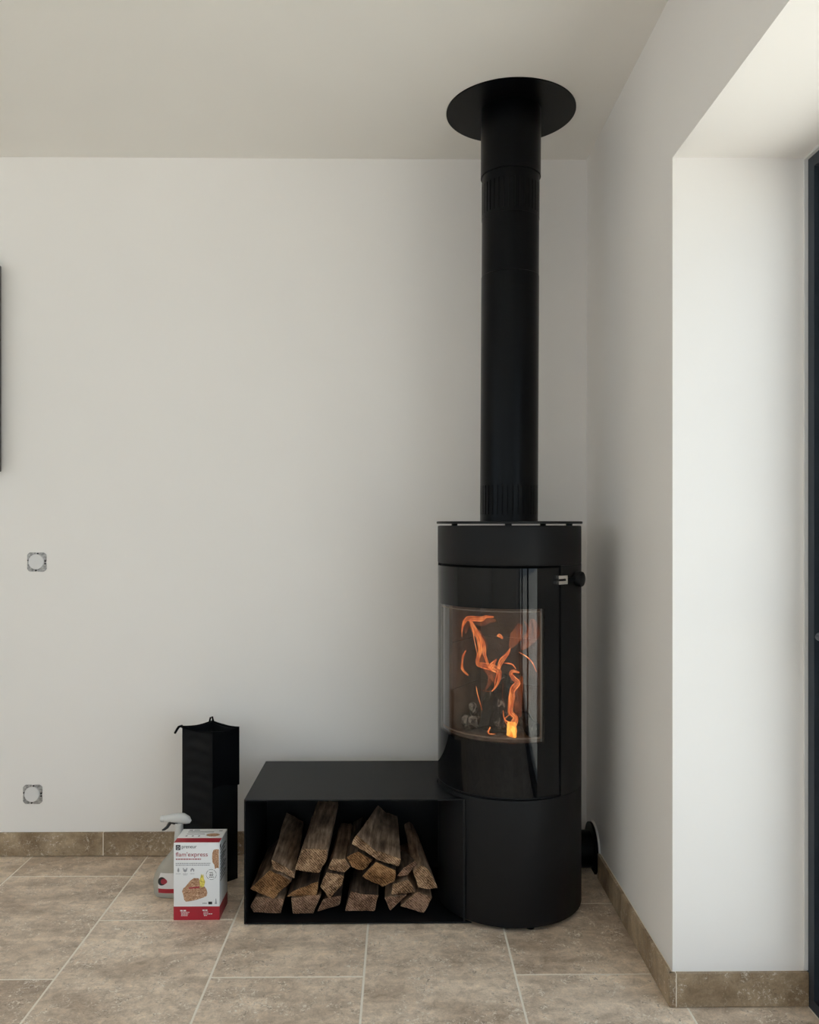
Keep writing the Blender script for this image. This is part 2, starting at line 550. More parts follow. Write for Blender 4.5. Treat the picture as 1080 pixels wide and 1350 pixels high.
# door: printed glass with a clear field
A0, A1 = -97.5, 33.2
CA0, CA1 = -84.0, 19.8
DZ0, DZ1 = 0.396, 1.071
CZ0, CZ1 = 0.556, 0.952
door = bpy.data.objects.new('stove_door', None); COL.objects.link(door); door.parent = stove
bpy.context.view_layer.update()
def glass_zone(mb, z0, z1, a0, a1):
    mb.arc(C3, R - 0.004, R, z0, z1, a0, a1)
pb = MB()
glass_zone(pb, DZ0, CZ0, A0, A1); glass_zone(pb, CZ1, DZ1, A0, A1)
glass_zone(pb, CZ0, CZ1, A0, CA0); glass_zone(pb, CZ0, CZ1, CA1, A1)
pb.build('printed_border', M_print, door, 'glossy black printed margin of the door glass')
MB().arc(C3, R - 0.004, R, CZ0, CZ1, CA0, CA1).build('glass_pane', M_glass, door, 'clear curved glass in front of the fire')
fr = MB()
fr.arc(C3, R - 0.016, R - 0.0045, DZ0, CZ0 - 0.001, A0 + 1, A1 - 0.6); fr.arc(C3, R - 0.016, R - 0.0045, CZ1 + 0.001, DZ1, A0 + 1, A1 - 0.6)
fr.arc(C3, R - 0.016, R - 0.0045, CZ0, CZ1, A0 + 1, CA0); fr.arc(C3, R - 0.016, R - 0.0045, CZ0, CZ1, CA1, A1 - 0.6)
fr.build('door_frame', M_void, door)
M_tan = simple('tan sealing cord', (0.20, 0.145, 0.11), 0.8)
nf = MB()
nf.arc(C3, R - 0.012, R - 0.0095, 0.5665, 0.5705, -80, 18.2); nf.arc(C3, R - 0.012, R - 0.0095, 0.9410, 0.9440, -80, 18.2)
nf.arc(C3, R - 0.012, R - 0.0095, 0.5705, 0.9410, 17.4, 18.2)
nf.build('sealing_cord', M_tan, door)
lip = MB(); lip.arc(C3, R - 0.012, R + 0.002, DZ0 - 0.004, DZ0 - 0.0005, A0, A1)
lip.build('door_lip', M_steel, door)

# latch: bright clasp and black knob
def rad(a, r, z):
    a = math.radians(a)
    return Vector((CX + r * math.sin(a), CY - r * math.cos(a), z))
a = 34.4
cl = MB()
ra = Vector((math.sin(math.radians(a)), -math.cos(math.radians(a)), 0)); ta = Vector((math.cos(math.radians(a)), math.sin(math.radians(a)), 0))
def lbox(mb, c, hu, hv, hd):
    p = []
    for sd in (-1, 1):
        for (su, sv) in ((-1, -1), (1, -1), (1, 1), (-1, 1)):
            p.append(mb.bm.verts.new(c + ta * hu * su + Vector((0, 0, hv * sv)) + ra * hd * sd))
    for q in ((0,3,2,1),(4,5,6,7),(0,1,5,4),(1,2,6,5),(2,3,7,6),(3,0,4,7)):
        mb.face([p[i] for i in q])
zc = 1.0355
cen = rad(a, R + 0.006, zc)
lbox(cl, cen + Vector((0, 0, 0.0082)), 0.0185, 0.0048, 0.006)
lbox(cl, cen - Vector((0, 0, 0.0082)), 0.0185, 0.0048, 0.006)
lbox(cl, cen + ta * 0.0150, 0.0035, 0.0036, 0.006)
cl.build('latch_clasp', M_chrome, stove, 'bright steel clasp')
ar = MB()
ar.arc(C3, R + 0.001, R + 0.012, zc - 0.0055, zc + 0.0055, 40.2, 56)
ar.build('latch_arm', M_steel, stove)
kc = rad(54, R + 0.001, zc - 0.001)
kx = Vector((math.sin(math.radians(54)), -math.cos(math.radians(54)), 0))
MB().lathe([(0.019, 0.0), (0.022, 0.002), (0.0235, 0.006), (0.0235, 0.019), (0.022, 0.023), (0.018, 0.025)], kc, axis=kx, n=32).build('latch_knob', M_steel, stove)

# firebox
FZ0, FZ1, TB, SW = 0.520, 0.972, -0.105, 0.168
fb = MB()
def slabq(mb, pts, d):
    mb.slab(pts, d)
slabq(fb, [loc(-SW - 0.002, TB - 0.03, FZ0), loc(SW + 0.002, TB - 0.03, FZ0), loc(SW + 0.002, 0.135, FZ0), loc(0.10, 0.186, FZ0), loc(0, 0.208, FZ0), loc(-0.10, 0.186, FZ0), loc(-SW - 0.002, 0.135, FZ0)], (0, 0, -0.02))
slabq(fb, [loc(-SW - 0.002, TB - 0.03, FZ1), loc(SW + 0.002, TB - 0.03, FZ1), loc(SW + 0.002, 0.135, FZ1), loc(0.10, 0.186, FZ1), loc(0, 0.208, FZ1), loc(-0.10, 0.186, FZ1), loc(-SW - 0.002, 0.135, FZ1)], (0, 0, 0.02))
slabq(fb, [loc(-SW - 0.012, TB - 0.03, FZ0), loc(SW + 0.012, TB - 0.03, FZ0), loc(SW + 0.012, TB - 0.03, FZ1), loc(-SW - 0.012, TB - 0.03, FZ1)], FH * 0.006)
for sg in (-1, 1):
    slabq(fb, [loc(sg * (SW + 0.002), TB - 0.025, FZ0), loc(sg * (SW + 0.002), 0.133, FZ0), loc(sg * (SW + 0.002), 0.133, FZ1), loc(sg * (SW + 0.002), TB - 0.025, FZ1)], RH * (sg * 0.006))
firebox = fb.build('firebox', M_void, stove)
bh = (FZ1 - FZ0) / 3
for k in range(3):
    z0, z1 = FZ0 + bh * k + 0.001, FZ0 + bh * (k + 1) - 0.001
    for i in range(2):
        s0 = -SW + i * SW + 0.001; s1 = s0 + SW - 0.002
        MB().slab([loc(s0, TB - 0.022, z0), loc(s1, TB - 0.022, z0), loc(s1, TB - 0.022, z1), loc(s0, TB - 0.022, z1)], FH * (0.022 + random.uniform(-0.001, 0.001))).build('firebrick', M_vermic, firebox)
    for sg in (-1, 1):
        MB().slab([loc(sg * SW, TB + 0.002, z0), loc(sg * SW, 0.100, z0), loc(sg * SW, 0.100, z1), loc(sg * SW, TB + 0.002, z1)], RH * (-sg * 0.016)).build('firebrick', M_vermic, firebox)
for sg in (-1, 1):
    MB().slab([loc(sg * SW, 0.103, FZ0 + 0.001), loc(sg * SW, 0.132, FZ0 + 0.001), loc(sg * SW, 0.132, FZ1 - 0.001), loc(sg * SW, 0.103, FZ1 - 0.001)], RH * (-sg * 0.006)).build('jamb_board', M_jamb, firebox)

# ------------------------------------------------------------------ fire
def flame_mat(name, c1, c2, strength, dens):
    m, nt, b = new_mat(name)
    nt.nodes.remove(b)
    out = nt.nodes['Material Output']
    tr = N(nt, 'ShaderNodeBsdfTransparent')
    v = coords(nt, scale=(1, 1, 0.35))
    n = N(nt, 'ShaderNodeTexNoise', Scale=60.0, Detail=3.0, Distortion=1.0)
    nt.links.new(v, n.inputs['Vector'])
    rc = ramp(nt, [(0.35, c1), (0.68, c2)])
    nt.links.new(n.outputs['Fac'], rc.inputs[0])
    em = N(nt, 'ShaderNodeEmission', Strength=strength)
    nt.links.new(rc.outputs[0], em.inputs['Color'])
    rf = ramp(nt, [(0.30, (dens * 0.25,) * 3), (0.70, (dens,) * 3)])
    nt.links.new(n.outputs['Fac'], rf.inputs[0])
    lw = N(nt, 'ShaderNodeLayerWeight', Blend=0.5)
    re = ramp(nt, [(0.0, (0.9,) * 3), (0.55, (0.65,) * 3), (0.95, (0.0,) * 3)])
    nt.links.new(lw.outputs['Facing'], re.inputs[0])
    mu = N(nt, 'ShaderNodeMath', operation='MULTIPLY')
    nt.links.new(rf.outputs[0], mu.inputs[0]); nt.links.new(re.outputs[0], mu.inputs[1])
    mx = nt.nodes.new('ShaderNodeMixShader')
    nt.links.new(mu.outputs[0], mx.inputs[0])
    nt.links.new(tr.outputs[0], mx.inputs[1]); nt.links.new(em.outputs[0], mx.inputs[2])
    nt.links.new(mx.outputs[0], out.inputs[0])
    return m
M_fl = flame_mat('orange flame', (0.85, 0.13, 0.03), (1.0, 0.38, 0.12), 1.5, 0.88)
M_flb = flame_mat('yellow flame root', (1.0, 0.22, 0.02), (1.0, 0.60, 0.12), 1.7, 1.0)
M_veil = flame_mat('flame body', (0.70, 0.10, 0.02), (1.0, 0.30, 0.08), 1.1, 0.48)
M_fls = flame_mat('dim flame veil', (0.45, 0.08, 0.025), (0.85, 0.24, 0.08), 0.7, 0.26)

fire = thing('fire', tuple(loc(0, 0.03, 0.53)), 'orange flames licking up behind the clear curved stove glass', 'fire')
def spline(pts, k=8):
    out = []
    P = [Vector(p) for p in pts]
    for i in range(len(P) - 1):
        p0 = P[max(i-1, 0)]; p1 = P[i]; p2 = P[i+1]; p3 = P[min(i+2, len(P)-1)]
        for j in range(k):
            t = j / k
            out.append(0.5 * ((2*p1) + (p2-p0)*t + (2*p0-5*p1+4*p2-p3)*t*t + (-p0+3*p1-3*p2+p3)*t*t*t))
    out.append(P[-1])
    return out
def flame(pts, w, mat, t0=0.03, wob=0.012, k=8):
    """a soft veil of flame with bright hair-thin licks along its edges, one mesh"""
    r = random.Random(int(abs(pts[0][0] * 1e4)) + len(pts))
    q = [loc(s, t0 + r.uniform(-wob, wob), z) for s, z in pts]
    c = spline(q, k)
    n = len(c)
    rr = []
    for i in range(n):
        u = i / (n - 1)
        if hasattr(w, '__len__'):
            x = u * (len(w) - 1); j = min(int(x), len(w) - 2); f = x - j
            rr.append(w[j] * (1 - f) + w[j+1] * f)
        else:
            rr.append(max(0.0006, w * math.sin(math.pi * (0.06 + 0.88 * u)) ** 0.8))
    mb = MB()
    if max(rr) < 0.0035:
        mb.tube(c, [x * 0.8 for x in rr], 8, 0.6, up=FH)
        return mb.build('flame', mat, fire)
    mb.tube(c, rr, 12, 0.4, up=FH)
    if mat is not M_fls:
        mb.mi = 1
        ph = r.uniform(0, 6)
        for sgn, amp in ((1, 0.80), (-1, 0.72), (0.15, 0.6)):
            cc = []; ra_ = []
            for i in range(n):
                u = i / (n - 1)
                d = (c[min(i+1, n-1)] - c[max(i-1, 0)]).normalized()
                a_ = d.cross(FH).normalized()
                cc.append(c[i] + a_ * (rr[i] * amp * (sgn + 0.35 * math.sin(9 * u + ph + sgn))) + FH * (0.002 * sgn))
                ra_.append(max(0.0004, min(0.0022, rr[i] * 0.20) * (0.55 + 0.45 * math.sin(7 * u + ph * 2 + sgn * 2))))
            mb.tube(cc, ra_, 7, 0.8, up=FH)
    return mb.build('flame', [M_veil if mat is M_fl else mat, mat], fire)

FL = {
 'top': [(-0.1576, 0.8151), (-0.152, 0.8553), (-0.1436, 0.8833), (-0.1213, 0.8946), (-0.0883, 0.8941), (-0.0665, 0.9028), (-0.0449, 0.9016)],
 'main': [(-0.1269, 0.8893), (-0.1075, 0.8608), (-0.0938, 0.8297), (-0.091, 0.7906), (-0.0992, 0.7652), (-0.0938, 0.7485), (-0.0746, 0.7453), (-0.0476, 0.7404), (-0.0234, 0.7329), (-0.0208, 0.7113), (-0.0315, 0.6835), (-0.0422, 0.6654)],
 'main2': [(-0.1150, 0.885), (-0.0883, 0.84), (-0.0746, 0.8115), (-0.0692, 0.7801), (-0.0638, 0.7536), (-0.0476, 0.7404)],
 'horn': [(-0.0181, 0.7407), (-0.0075, 0.7683), (0.0057, 0.7888), (0.0162, 0.8065)],
 'knob': [(-0.0476, 0.7380), (-0.0368, 0.756), (-0.0288, 0.7689)],
 'scurve': [(0.0319, 0.5676), (0.0397, 0.5902), (0.0267, 0.6078), (0.0215, 0.6313), (0.0215, 0.6577), (0.0319, 0.6805), (0.0449, 0.701), (0.0371, 0.7146), (0.0241, 0.7278), (0.0345, 0.7384), (0.0475, 0.7324)],
 'hook': [(-0.0048, 0.6089), (0.0031, 0.5833), (0.0162, 0.5728), (0.0371, 0.5779)],
 'leftw': [(-0.1436, 0.7863), (-0.152, 0.7557), (-0.1464, 0.7264), (-0.1352, 0.7051)],
 'spark': [(-0.0261, 0.8444), (-0.0155, 0.8452), (-0.0075, 0.8361)],
 'thin': [(-0.1075, 0.6732), (-0.0965, 0.6448), (-0.0774, 0.6002)],
 'loop': [(-0.0938, 0.6697), (-0.0611, 0.6609), (-0.0341, 0.6784), (-0.0208, 0.7235)],
 'rthin': [(0.0449, 0.7968), (0.0759, 0.7851), (0.0963, 0.7679), (0.1064, 0.7404)],
 'rup': [(0.0656, 0.8224), (0.0733, 0.8468), (0.081, 0.8664), (0.0708, 0.899)],
 'mid': [(-0.0048, 0.7589), (0.0215, 0.7564), (0.0397, 0.7437)],
 'curl': [(-0.053, 0.5350), (-0.0422, 0.5532), (-0.0476, 0.5330), (-0.0234, 0.534)],
}
flame(FL['top'], 0.0075, M_fl)
flame([(p[0] + 0.006, p[1] - 0.012) for p in FL['top'][1:]], 0.012, M_fls, 0.02)
flame(FL['main'], [0.003, 0.006, 0.009, 0.007, 0.006, 0.0085, 0.010, 0.008, 0.004, 0.001], M_fl)
flame(FL['main2'], 0.0055, M_fl, 0.035)
flame([(-0.092, 0.86), (-0.084, 0.81), (-0.080, 0.76), (-0.045, 0.72), (-0.030, 0.69)], [0.004, 0.014, 0.015, 0.018, 0.004], M_fls, 0.022)
flame(FL['horn'], [0.006, 0.008, 0.006, 0.001], M_fl)
flame(FL['knob'], [0.009, 0.007, 0.002], M_fl)
flame([(0.026, 0.531), (0.029, 0.552), (0.028, 0.577)], [0.015, 0.018, 0.013], M_flb, 0.04, 0.002)
flame(FL['scurve'], [0.012, 0.009, 0.010, 0.0115, 0.010, 0.008, 0.007, 0.006, 0.003], M_fl, 0.035)
flame([(0.045, 0.59), (0.040, 0.63), (0.046, 0.68), (0.052, 0.72)], [0.006, 0.017, 0.014, 0.004], M_fls, 0.02)
flame([(0.040, 0.80), (0.062, 0.83), (0.080, 0.86), (0.076, 0.90)], [0.004, 0.020, 0.024, 0.006], M_fls, 0.0)
flame([(-0.005, 0.80), (0.020, 0.84), (0.030, 0.88)], [0.004, 0.022, 0.008], M_fls, -0.02)
flame([(-0.075, 0.74), (-0.060, 0.70), (-0.070, 0.665)], [0.003, 0.010, 0.002], M_fls, 0.02)
flame([(-0.018, 0.72), (-0.010, 0.69), (-0.004, 0.65), (0.004, 0.62)], 0.0016, M_fls, 0.03)
flame([(-0.022, 0.735), (-0.030, 0.70), (-0.034, 0.672)], 0.0015, M_fl, 0.04)
flame([(-0.110, 0.87), (-0.098, 0.84), (-0.100, 0.80), (-0.085, 0.775)], 0.0014, M_fl, 0.045)
flame([(0.020, 0.60), (0.010, 0.585), (0.018, 0.566)], 0.0016, M_fl, 0.045)
flame(FL['hook'], 0.0028, M_fl, 0.04)
flame(FL['leftw'], 0.0042, M_fl)
flame(FL['spark'], 0.0055, M_fl)
flame(FL['thin'], 0.0018, M_fl)
flame(FL['loop'], 0.0026, M_fls)
flame(FL['rthin'], 0.0024, M_fl)
flame(FL['rup'], 0.0055, M_fls)
flame(FL['mid'], 0.0028, M_fl)
flame(FL['curl'], 0.0022, M_fl, 0.05, 0.002)

# burning wood and ash inside the stove
def charred_mat(name, col, pale, amount):
    m, nt, b = new_mat(name)
    v = coords(nt, scale=(1, 1, 0.4))
    n = N(nt, 'ShaderNodeTexNoise', Scale=55.0, Detail=5.0, Roughness=0.65, Distortion=0.8)
    nt.links.new(v, n.inputs['Vector'])
    r = ramp(nt, [(0.35, tuple(c * 0.4 for c in col)), (amount, col), (amount + 0.12, pale)])
    nt.links.new(n.outputs['Fac'], r.inputs[0])
    nt.links.new(r.outputs[0], b.inputs['Base Color'])
    b.inputs['Roughness'].default_value = 0.9
    b.inputs['Specular IOR Level'].default_value = 0.2
    bp = N(nt, 'ShaderNodeBump', Strength=0.9, Distance=0.004)
    nt.links.new(n.outputs['Fac'], bp.inputs['Height'])
    nt.links.new(bp.outputs[0], b.inputs['Normal'])
    return m
M_char = charred_mat('charred wood', (0.030, 0.027, 0.026), (0.30, 0.26, 0.23), 0.60)
M_charp = charred_mat('ashy burnt wood', (0.11, 0.085, 0.07), (0.42, 0.36, 0.31), 0.50)

def rough_log(mb, p0, p1, poly, seg=14, amp=0.004, taper=1.0, seed=0, up=(0, 0, 1)):
    p0, p1 = Vector(p0), Vector(p1)
    d = (p1 - p0).normalized()
    a = d.cross(Vector(up)).normalized(); b = a.cross(d)
    rings = []
    for i in range(seg + 1):
        u = i / seg
        c = p0.lerp(p1, u); k = 1 + (taper - 1) * u
        ring = []
        for (x, y) in poly:
            q = c + a * x * k + b * y * k
            nv = noise.noise_vector(q * 22 + Vector((seed, 0, 0)))
            ring.append(mb.bm.verts.new(q + nv * amp))
        rings.append(ring)
    n = len(poly)
    for i in range(seg):
        for j in range(n):
            l = (j + 1) % n
            mb.face([rings[i][j], rings[i][l], rings[i+1][l], rings[i+1][j]])
    mb.face(rings[0][::-1]); mb.face(rings[-1])
def blobpoly(w, h, n=9, seed=1):
    r = random.Random(seed)
    return [(w * (0.8 + 0.3 * r.random()) * math.cos(2*math.pi*i/n), h * (0.8 + 0.3 * r.random()) * math.sin(2*math.pi*i/n)) for i in range(n)]
mb = MB(); rough_log(mb, loc(-0.035, 0.035, 0.545), loc(-0.055, -0.055, 0.700), blobpoly(0.046, 0.030, 10, 3), 16, 0.006, 0.8, 4)
tag(mb.build('charred_log', M_char), 'charred black log leaning upright among the flames in the stove', 'log')
mb = MB(); rough_log(mb, loc(0.10, 0.03, 0.556), loc(0.02, -0.06, 0.575), blobpoly(0.030, 0.024, 10, 8), 14, 0.006, 0.9, 9)
tag(mb.build('charred_log', M_char), 'burnt dark log lying behind the brightest flame at right in the stove', 'log')
mb = MB(); rough_log(mb, loc(-0.150, 0.02, 0.551), loc(-0.085, 0.03, 0.556), blobpoly(0.026, 0.022, 9, 5), 10, 0.011, 0.85, 2)
rough_log(mb, loc(-0.128, -0.01, 0.565), loc(-0.112, 0.03, 0.612), blobpoly(0.018, 0.018, 9, 6), 8, 0.009, 0.7, 6)
tag(mb.build('burnt_wood_chunk', M_charp), 'pale ashy crumbled chunk of burnt wood at lower left in the stove', 'wood')
ah = MB()
gn = 26
gv = []
for i in range(gn):
    row = []
    for j in range(gn):
        s = -0.150 + 0.300 * i / (gn - 1); tmax = math.sqrt(max(0.0, 0.205 ** 2 - s * s)) - 0.012
        t = TB + 0.004 + (min(tmax, 0.19) - TB - 0.004) * j / (gn - 1)
        z = 0.5225 + 0.006 * (1 + noise.noise(Vector((s, t, 0)) * 40)) * (0.35 if j > gn - 4 else 1)
        row.append(ah.bm.verts.new(loc(s, t, z)))
    gv.append(row)
lo_ = [ah.bm.verts.new(gv[i][j].co - Vector((0, 0, gv[i][j].co.z - 0.5205))) for i, j in ((0, 0), (gn-1, 0), (gn-1, gn-1), (0, gn-1))]
for i in range(gn - 1):
    for j in range(gn - 1):
        ah.face([gv[i][j], gv[i+1][j], gv[i+1][j+1], gv[i][j+1]], True)
o = ah.build('ash', M_ash); tag(o, 'bed of grey ash on the floor of the stove firebox', 'ash'); o['kind'] = 'stuff'

# ================================================================== FLUE
SH = 0.0052
flue = thing('flue_pipe', (CX, CY, 1.2105), 'tall black flue pipe rising from stove to round ceiling plate', 'flue')
FR = 0.0925
def pipe(prof, n=96):
    mb = MB().lathe(prof, (CX, CY, 0), n=n)
    for v in mb.bm.verts:
        v.co.x += SH * (v.co.z - 1.21)
    return mb
pipe([(FR - 0.004, 1.2108), (FR - 0.004, 2.40)]).build('inner_pipe', M_void, flue)
def slots(z0, z1, name, r):
    mb = MB(); n = 36
    for i in range(n):
        a0 = 360 / n * i + 1.0; a1 = 360 / n * (i + 1) - 1.0
        mb.arc(C3, r - 0.0025, r, z0, z1, a0, a1, 3, SH)
    mb.arc(C3, r - 0.0025, r, z0 - 0.012, z0, 0, 360, 96, SH); mb.arc(C3, r - 0.0025, r, z1, z1 + 0.012, 0, 360, 96, SH)
    mb.build(name, M_flue, flue)
slots(1.232, 1.325, 'slotted_band', FR)
slots(2.190, 2.285, 'slotted_band', FR)
mb = MB(); mb.arc(C3, FR - 0.0025, FR, 1.2108, 1.220, 0, 360, 96, SH); mb.build('pipe_collar', M_flue, flue)
mb = MB(); mb.arc(C3, FR - 0.0025, FR, 1.337, 1.994, 0, 360, 96, SH); mb.build('lower_pipe', M_flue, flue)
mb = MB(); mb.arc(C3, FR - 0.0035, FR - 0.001, 1.9955, 2.178, 0, 360, 96, SH); mb.build('upper_pipe', M_flue, flue)
mb = MB(); mb.arc(C3, FR - 0.003, FR - 0.0005, 2.297, 2.33, 0, 360, 96, SH); mb.build('upper_pipe', M_flue, flue)
mb = MB(); mb.arc(C3, FR + 0.0005, FR + 0.0035, 2.314, ZC - 0.004, 0, 360, 96, SH); mb.build('ceiling_sleeve', M_flue, flue)
pc = (CX + SH * (ZC - 1.21), CY + 0.008)
mb = MB(); mb.arc((pc[0] , pc[1]), 0.0945, 0.2075, ZC - 0.004, ZC - 0.0003, 0, 360, 128); mb.build('ceiling_plate', M_flue, flue)

# ================================================================== BENCH (log store)
bench = thing('log_bench', (-0.13, 2.65, 0), 'low black sheet steel bench with open front holding split firewood, left of stove', 'bench')
BX0, BX1, BY0, BY1, BZ = -0.4685, 0.2045, 2.448, 2.846, 0.3755
def cut_plate(x0, y0, y1, z0, z1, rr=R + 0.0025):
    """plate whose right end is hollowed to the round stove"""
    pts = [(x0, y0)]
    dx0 = math.sqrt(rr**2 - (y0 - CY)**2)
    pts.append((CX - dx0, y0))
    for i in range(1, 25):
        y = y0 + (y1 - y0) * i / 24
        d = rr**2 - (y - CY)**2
        if d > 0:
            pts.append((CX - math.sqrt(d), y))
    if pts[-1][1] < y1 - 1e-5:
        pts.append((pts[-1][0], y1))
    pts.append((x0, y1))
    return MB().prism(pts, z0, z1)
cut_plate(BX0, BY0, BY1, BZ - 0.004, BZ).build('top_plate', M_bench, bench)
cut_plate(BX0, BY0, BY1, 0.003, 0.007, R - 0.010).build('bottom_plate', M_bench, bench)
MB().box((BX0, BY0, 0.0072), (BX0 + 0.004, BY1, BZ - 0.0042)).build('side_panel', M_bench, bench)
MB().box((BX0 + 0.0042, BY1 - 0.004, 0.0072), (0.19, BY1, BZ - 0.0042)).build('back_panel', M_bench, bench)
MB().box((0.1885, BY0 - 0.001, 0.0072), (0.1945, BY0 + 0.002, BZ)).build('front_flange', M_bench, bench)
for x, y in ((BX0 + 0.03, BY0 + 0.03), (BX0 + 0.03, BY1 - 0.03), (0.05, BY0 + 0.03), (0.05, BY1 - 0.03)):
    MB().box((x - 0.015, y - 0.015, 0.0), (x + 0.015, y + 0.015, 0.0029)).build('floor_pad', M_void, bench)

# ================================================================== SPLIT LOGS
def split_wood(name, c1, c2, c3):
    m, nt, b = new_mat(name)
    v = coords(nt, scale=(1.0, 0.07, 1.0), rnd=23.0)
    n = N(nt, 'ShaderNodeTexNoise', Scale=85.0, Detail=5.0, Roughness=0.65)
    nt.links.new(v, n.inputs['Vector'])
    r = ramp(nt, [(0.30, c1), (0.50, c2), (0.70, c3)])
    nt.links.new(n.outputs['Fac'], r.inputs[0])
    n2 = N(nt, 'ShaderNodeTexNoise', Scale=16.0, Detail=3.0)
    nt.links.new(coords(nt, rnd=5.0), n2.inputs['Vector'])
    r2 = ramp(nt, [(0.35, (0.62, 0.58, 0.55)), (0.65, (1.1, 1.08, 1.05))])
    nt.links.new(n2.outputs['Fac'], r2.inputs[0])
    mx = N(nt, 'ShaderNodeMix', data_type='RGBA', blend_type='MULTIPLY'); mx.inputs[0].default_value = 1.0
    nt.links.new(r.outputs[0], mx.inputs[6]); nt.links.new(r2.outputs[0], mx.inputs[7])
    nt.links.new(mx.outputs[2], b.inputs['Base Color'])
    b.inputs['Roughness'].default_value = 0.85
    b.inputs['Specular IOR Level'].default_value = 0.2
    bp = N(nt, 'ShaderNodeBump', Strength=0.9, Distance=0.004)
    nt.links.new(n.outputs['Fac'], bp.inputs['Height'])
    nt.links.new(bp.outputs[0], b.inputs['Normal'])
    return m
def end_grain(name, c1, c2, c3):
    m, nt, b = new_mat(name)
    v = coords(nt, rnd=9.0)
    n = N(nt, 'ShaderNodeTexNoise', Scale=120.0, Detail=5.0, Roughness=0.7)
    nt.links.new(v, n.inputs['Vector'])
    wv = N(nt, 'ShaderNodeTexWave', wave_type='RINGS', rings_direction='Y')
    wv.inputs['Scale'].default_value = 55.0; wv.inputs['Distortion'].default_value = 5.0; wv.inputs['Detail'].default_value = 3.0
    nt.links.new(v, wv.inputs['Vector'])
    n3 = N(nt, 'ShaderNodeTexNoise', Scale=22.0, Detail=4.0)
    nt.links.new(v, n3.inputs['Vector'])
    ad = N(nt, 'ShaderNodeMix', data_type='FLOAT'); ad.inputs[0].default_value = 0.22
    nt.links.new(n.outputs['Fac'], ad.inputs[2]); nt.links.new(wv.outputs['Fac'], ad.inputs[3])
    a2 = N(nt, 'ShaderNodeMix', data_type='FLOAT'); a2.inputs[0].default_value = 0.45
    nt.links.new(ad.outputs[0], a2.inputs[2]); nt.links.new(n3.outputs['Fac'], a2.inputs[3])
    r = ramp(nt, [(0.38, c1), (0.50, c2), (0.62, c3)])
    nt.links.new(a2.outputs[0], r.inputs[0])
    nt.links.new(r.outputs[0], b.inputs['Base Color'])
    b.inputs['Roughness'].default_value = 0.9
    b.inputs['Specular IOR Level'].default_value = 0.15
    bp = N(nt, 'ShaderNodeBump', Strength=1.0, Distance=0.006)
    nt.links.new(a2.outputs[0], bp.inputs['Height'])
    nt.links.new(bp.outputs[0], b.inputs['Normal'])
    return m
W_grey = split_wood('weathered split wood', (0.11, 0.068, 0.043), (0.29, 0.195, 0.13), (0.52, 0.375, 0.265))
W_dark = split_wood('dark bark', (0.03, 0.021, 0.016), (0.095, 0.065, 0.047), (0.22, 0.155, 0.11))
E_orange = end_grain('orange end grain', (0.045, 0.020, 0.008), (0.20, 0.098, 0.040), (0.42, 0.235, 0.11))
E_pale = end_grain('pale end grain', (0.050, 0.026, 0.014), (0.235, 0.135, 0.074), (0.55, 0.365, 0.225))
E_brown = end_grain('brown end grain', (0.038, 0.020, 0.013), (0.165, 0.090, 0.056), (0.38, 0.235, 0.155))

LOGS = {
 '1': [(-0.4577, 0.0371), (-0.4426, 0.0679), (-0.4016, 0.0656), (-0.3536, 0.0606), (-0.3619, 0.0147), (-0.4494, 0.0192)],
 '2': [(-0.4600, 0.0906), (-0.3981, 0.1499), (-0.3605, 0.1312), (-0.331, 0.1139), (-0.3865, 0.0587)],
 '3': [(-0.3947, 0.1739), (-0.3673, 0.1614), (-0.3215, 0.1338), (-0.3235, 0.1159), (-0.3639, 0.1326), (-0.3906, 0.1451)],
 '4': [(-0.2989, 0.2132), (-0.2201, 0.2108), (-0.2221, 0.1813), (-0.2475, 0.1355), (-0.3249, 0.1461)],
 '5': [(-0.3358, 0.0605), (-0.2406, 0.0723), (-0.2646, 0.0121), (-0.329, 0.0131)],
 '6': [(-0.3482, 0.064), (-0.3263, 0.083), (-0.2475, 0.1115), (-0.2536, 0.0669)],
 '7': [(-0.2454, 0.0964), (-0.2262, 0.1415), (-0.1686, 0.1317), (-0.1796, 0.0974), (-0.2166, 0.0578)],
 '8': [(-0.2235, 0.1457), (-0.2098, 0.1785), (-0.1686, 0.1797), (-0.1515, 0.1535), (-0.1686, 0.1351)],
 '9': [(-0.2564, 0.0141), (-0.2372, 0.0552), (-0.1789, 0.0645), (-0.1858, 0.0336)],
 '10': [(-0.1714, 0.0191), (-0.1536, 0.0794), (-0.1138, 0.0724), (-0.0657, 0.0694), (-0.0781, 0.0186)],
 '11': [(-0.1659, 0.1852), (-0.1309, 0.2036), (-0.0829, 0.1745), (-0.1138, 0.1417), (-0.1481, 0.1508)],
 '12': [(-0.1494, 0.229), (-0.1344, 0.2578), (-0.0863, 0.2123), (0.0043, 0.1803), (-0.0039, 0.1563), (-0.0657, 0.1758)],
 '13': [(-0.1193, 0.1259), (-0.076, 0.171), (-0.0122, 0.1446), (-0.0163, 0.1103), (-0.0554, 0.0927)],
 '14': [(0.0373, 0.141), (0.0647, 0.1649), (0.0909, 0.1442), (0.1150, 0.0925), (0.0854, 0.0878), (0.0544, 0.0942)],
 '15': [(-0.03, 0.0692), (-0.0232, 0.1021), (0.0235, 0.1184), (0.0496, 0.077), (0.018, 0.0744)],
 '16': [(-0.0493, 0.059), (-0.0314, 0.0658), (-0.0094, 0.0636), (0.0208, 0.0689), (-0.0314, 0.017)],
 '17': [(-0.0026, 0.0333), (0.0524, 0.0811), (0.0785, 0.0686), (0.0991, 0.0603), (0.073, 0.011)],
 '18': [(-0.0108, 0.1227), (0.0084, 0.148), (0.0441, 0.1705), (0.0544, 0.1615), (0.0338, 0.1376), (0.0201, 0.1239)],
}
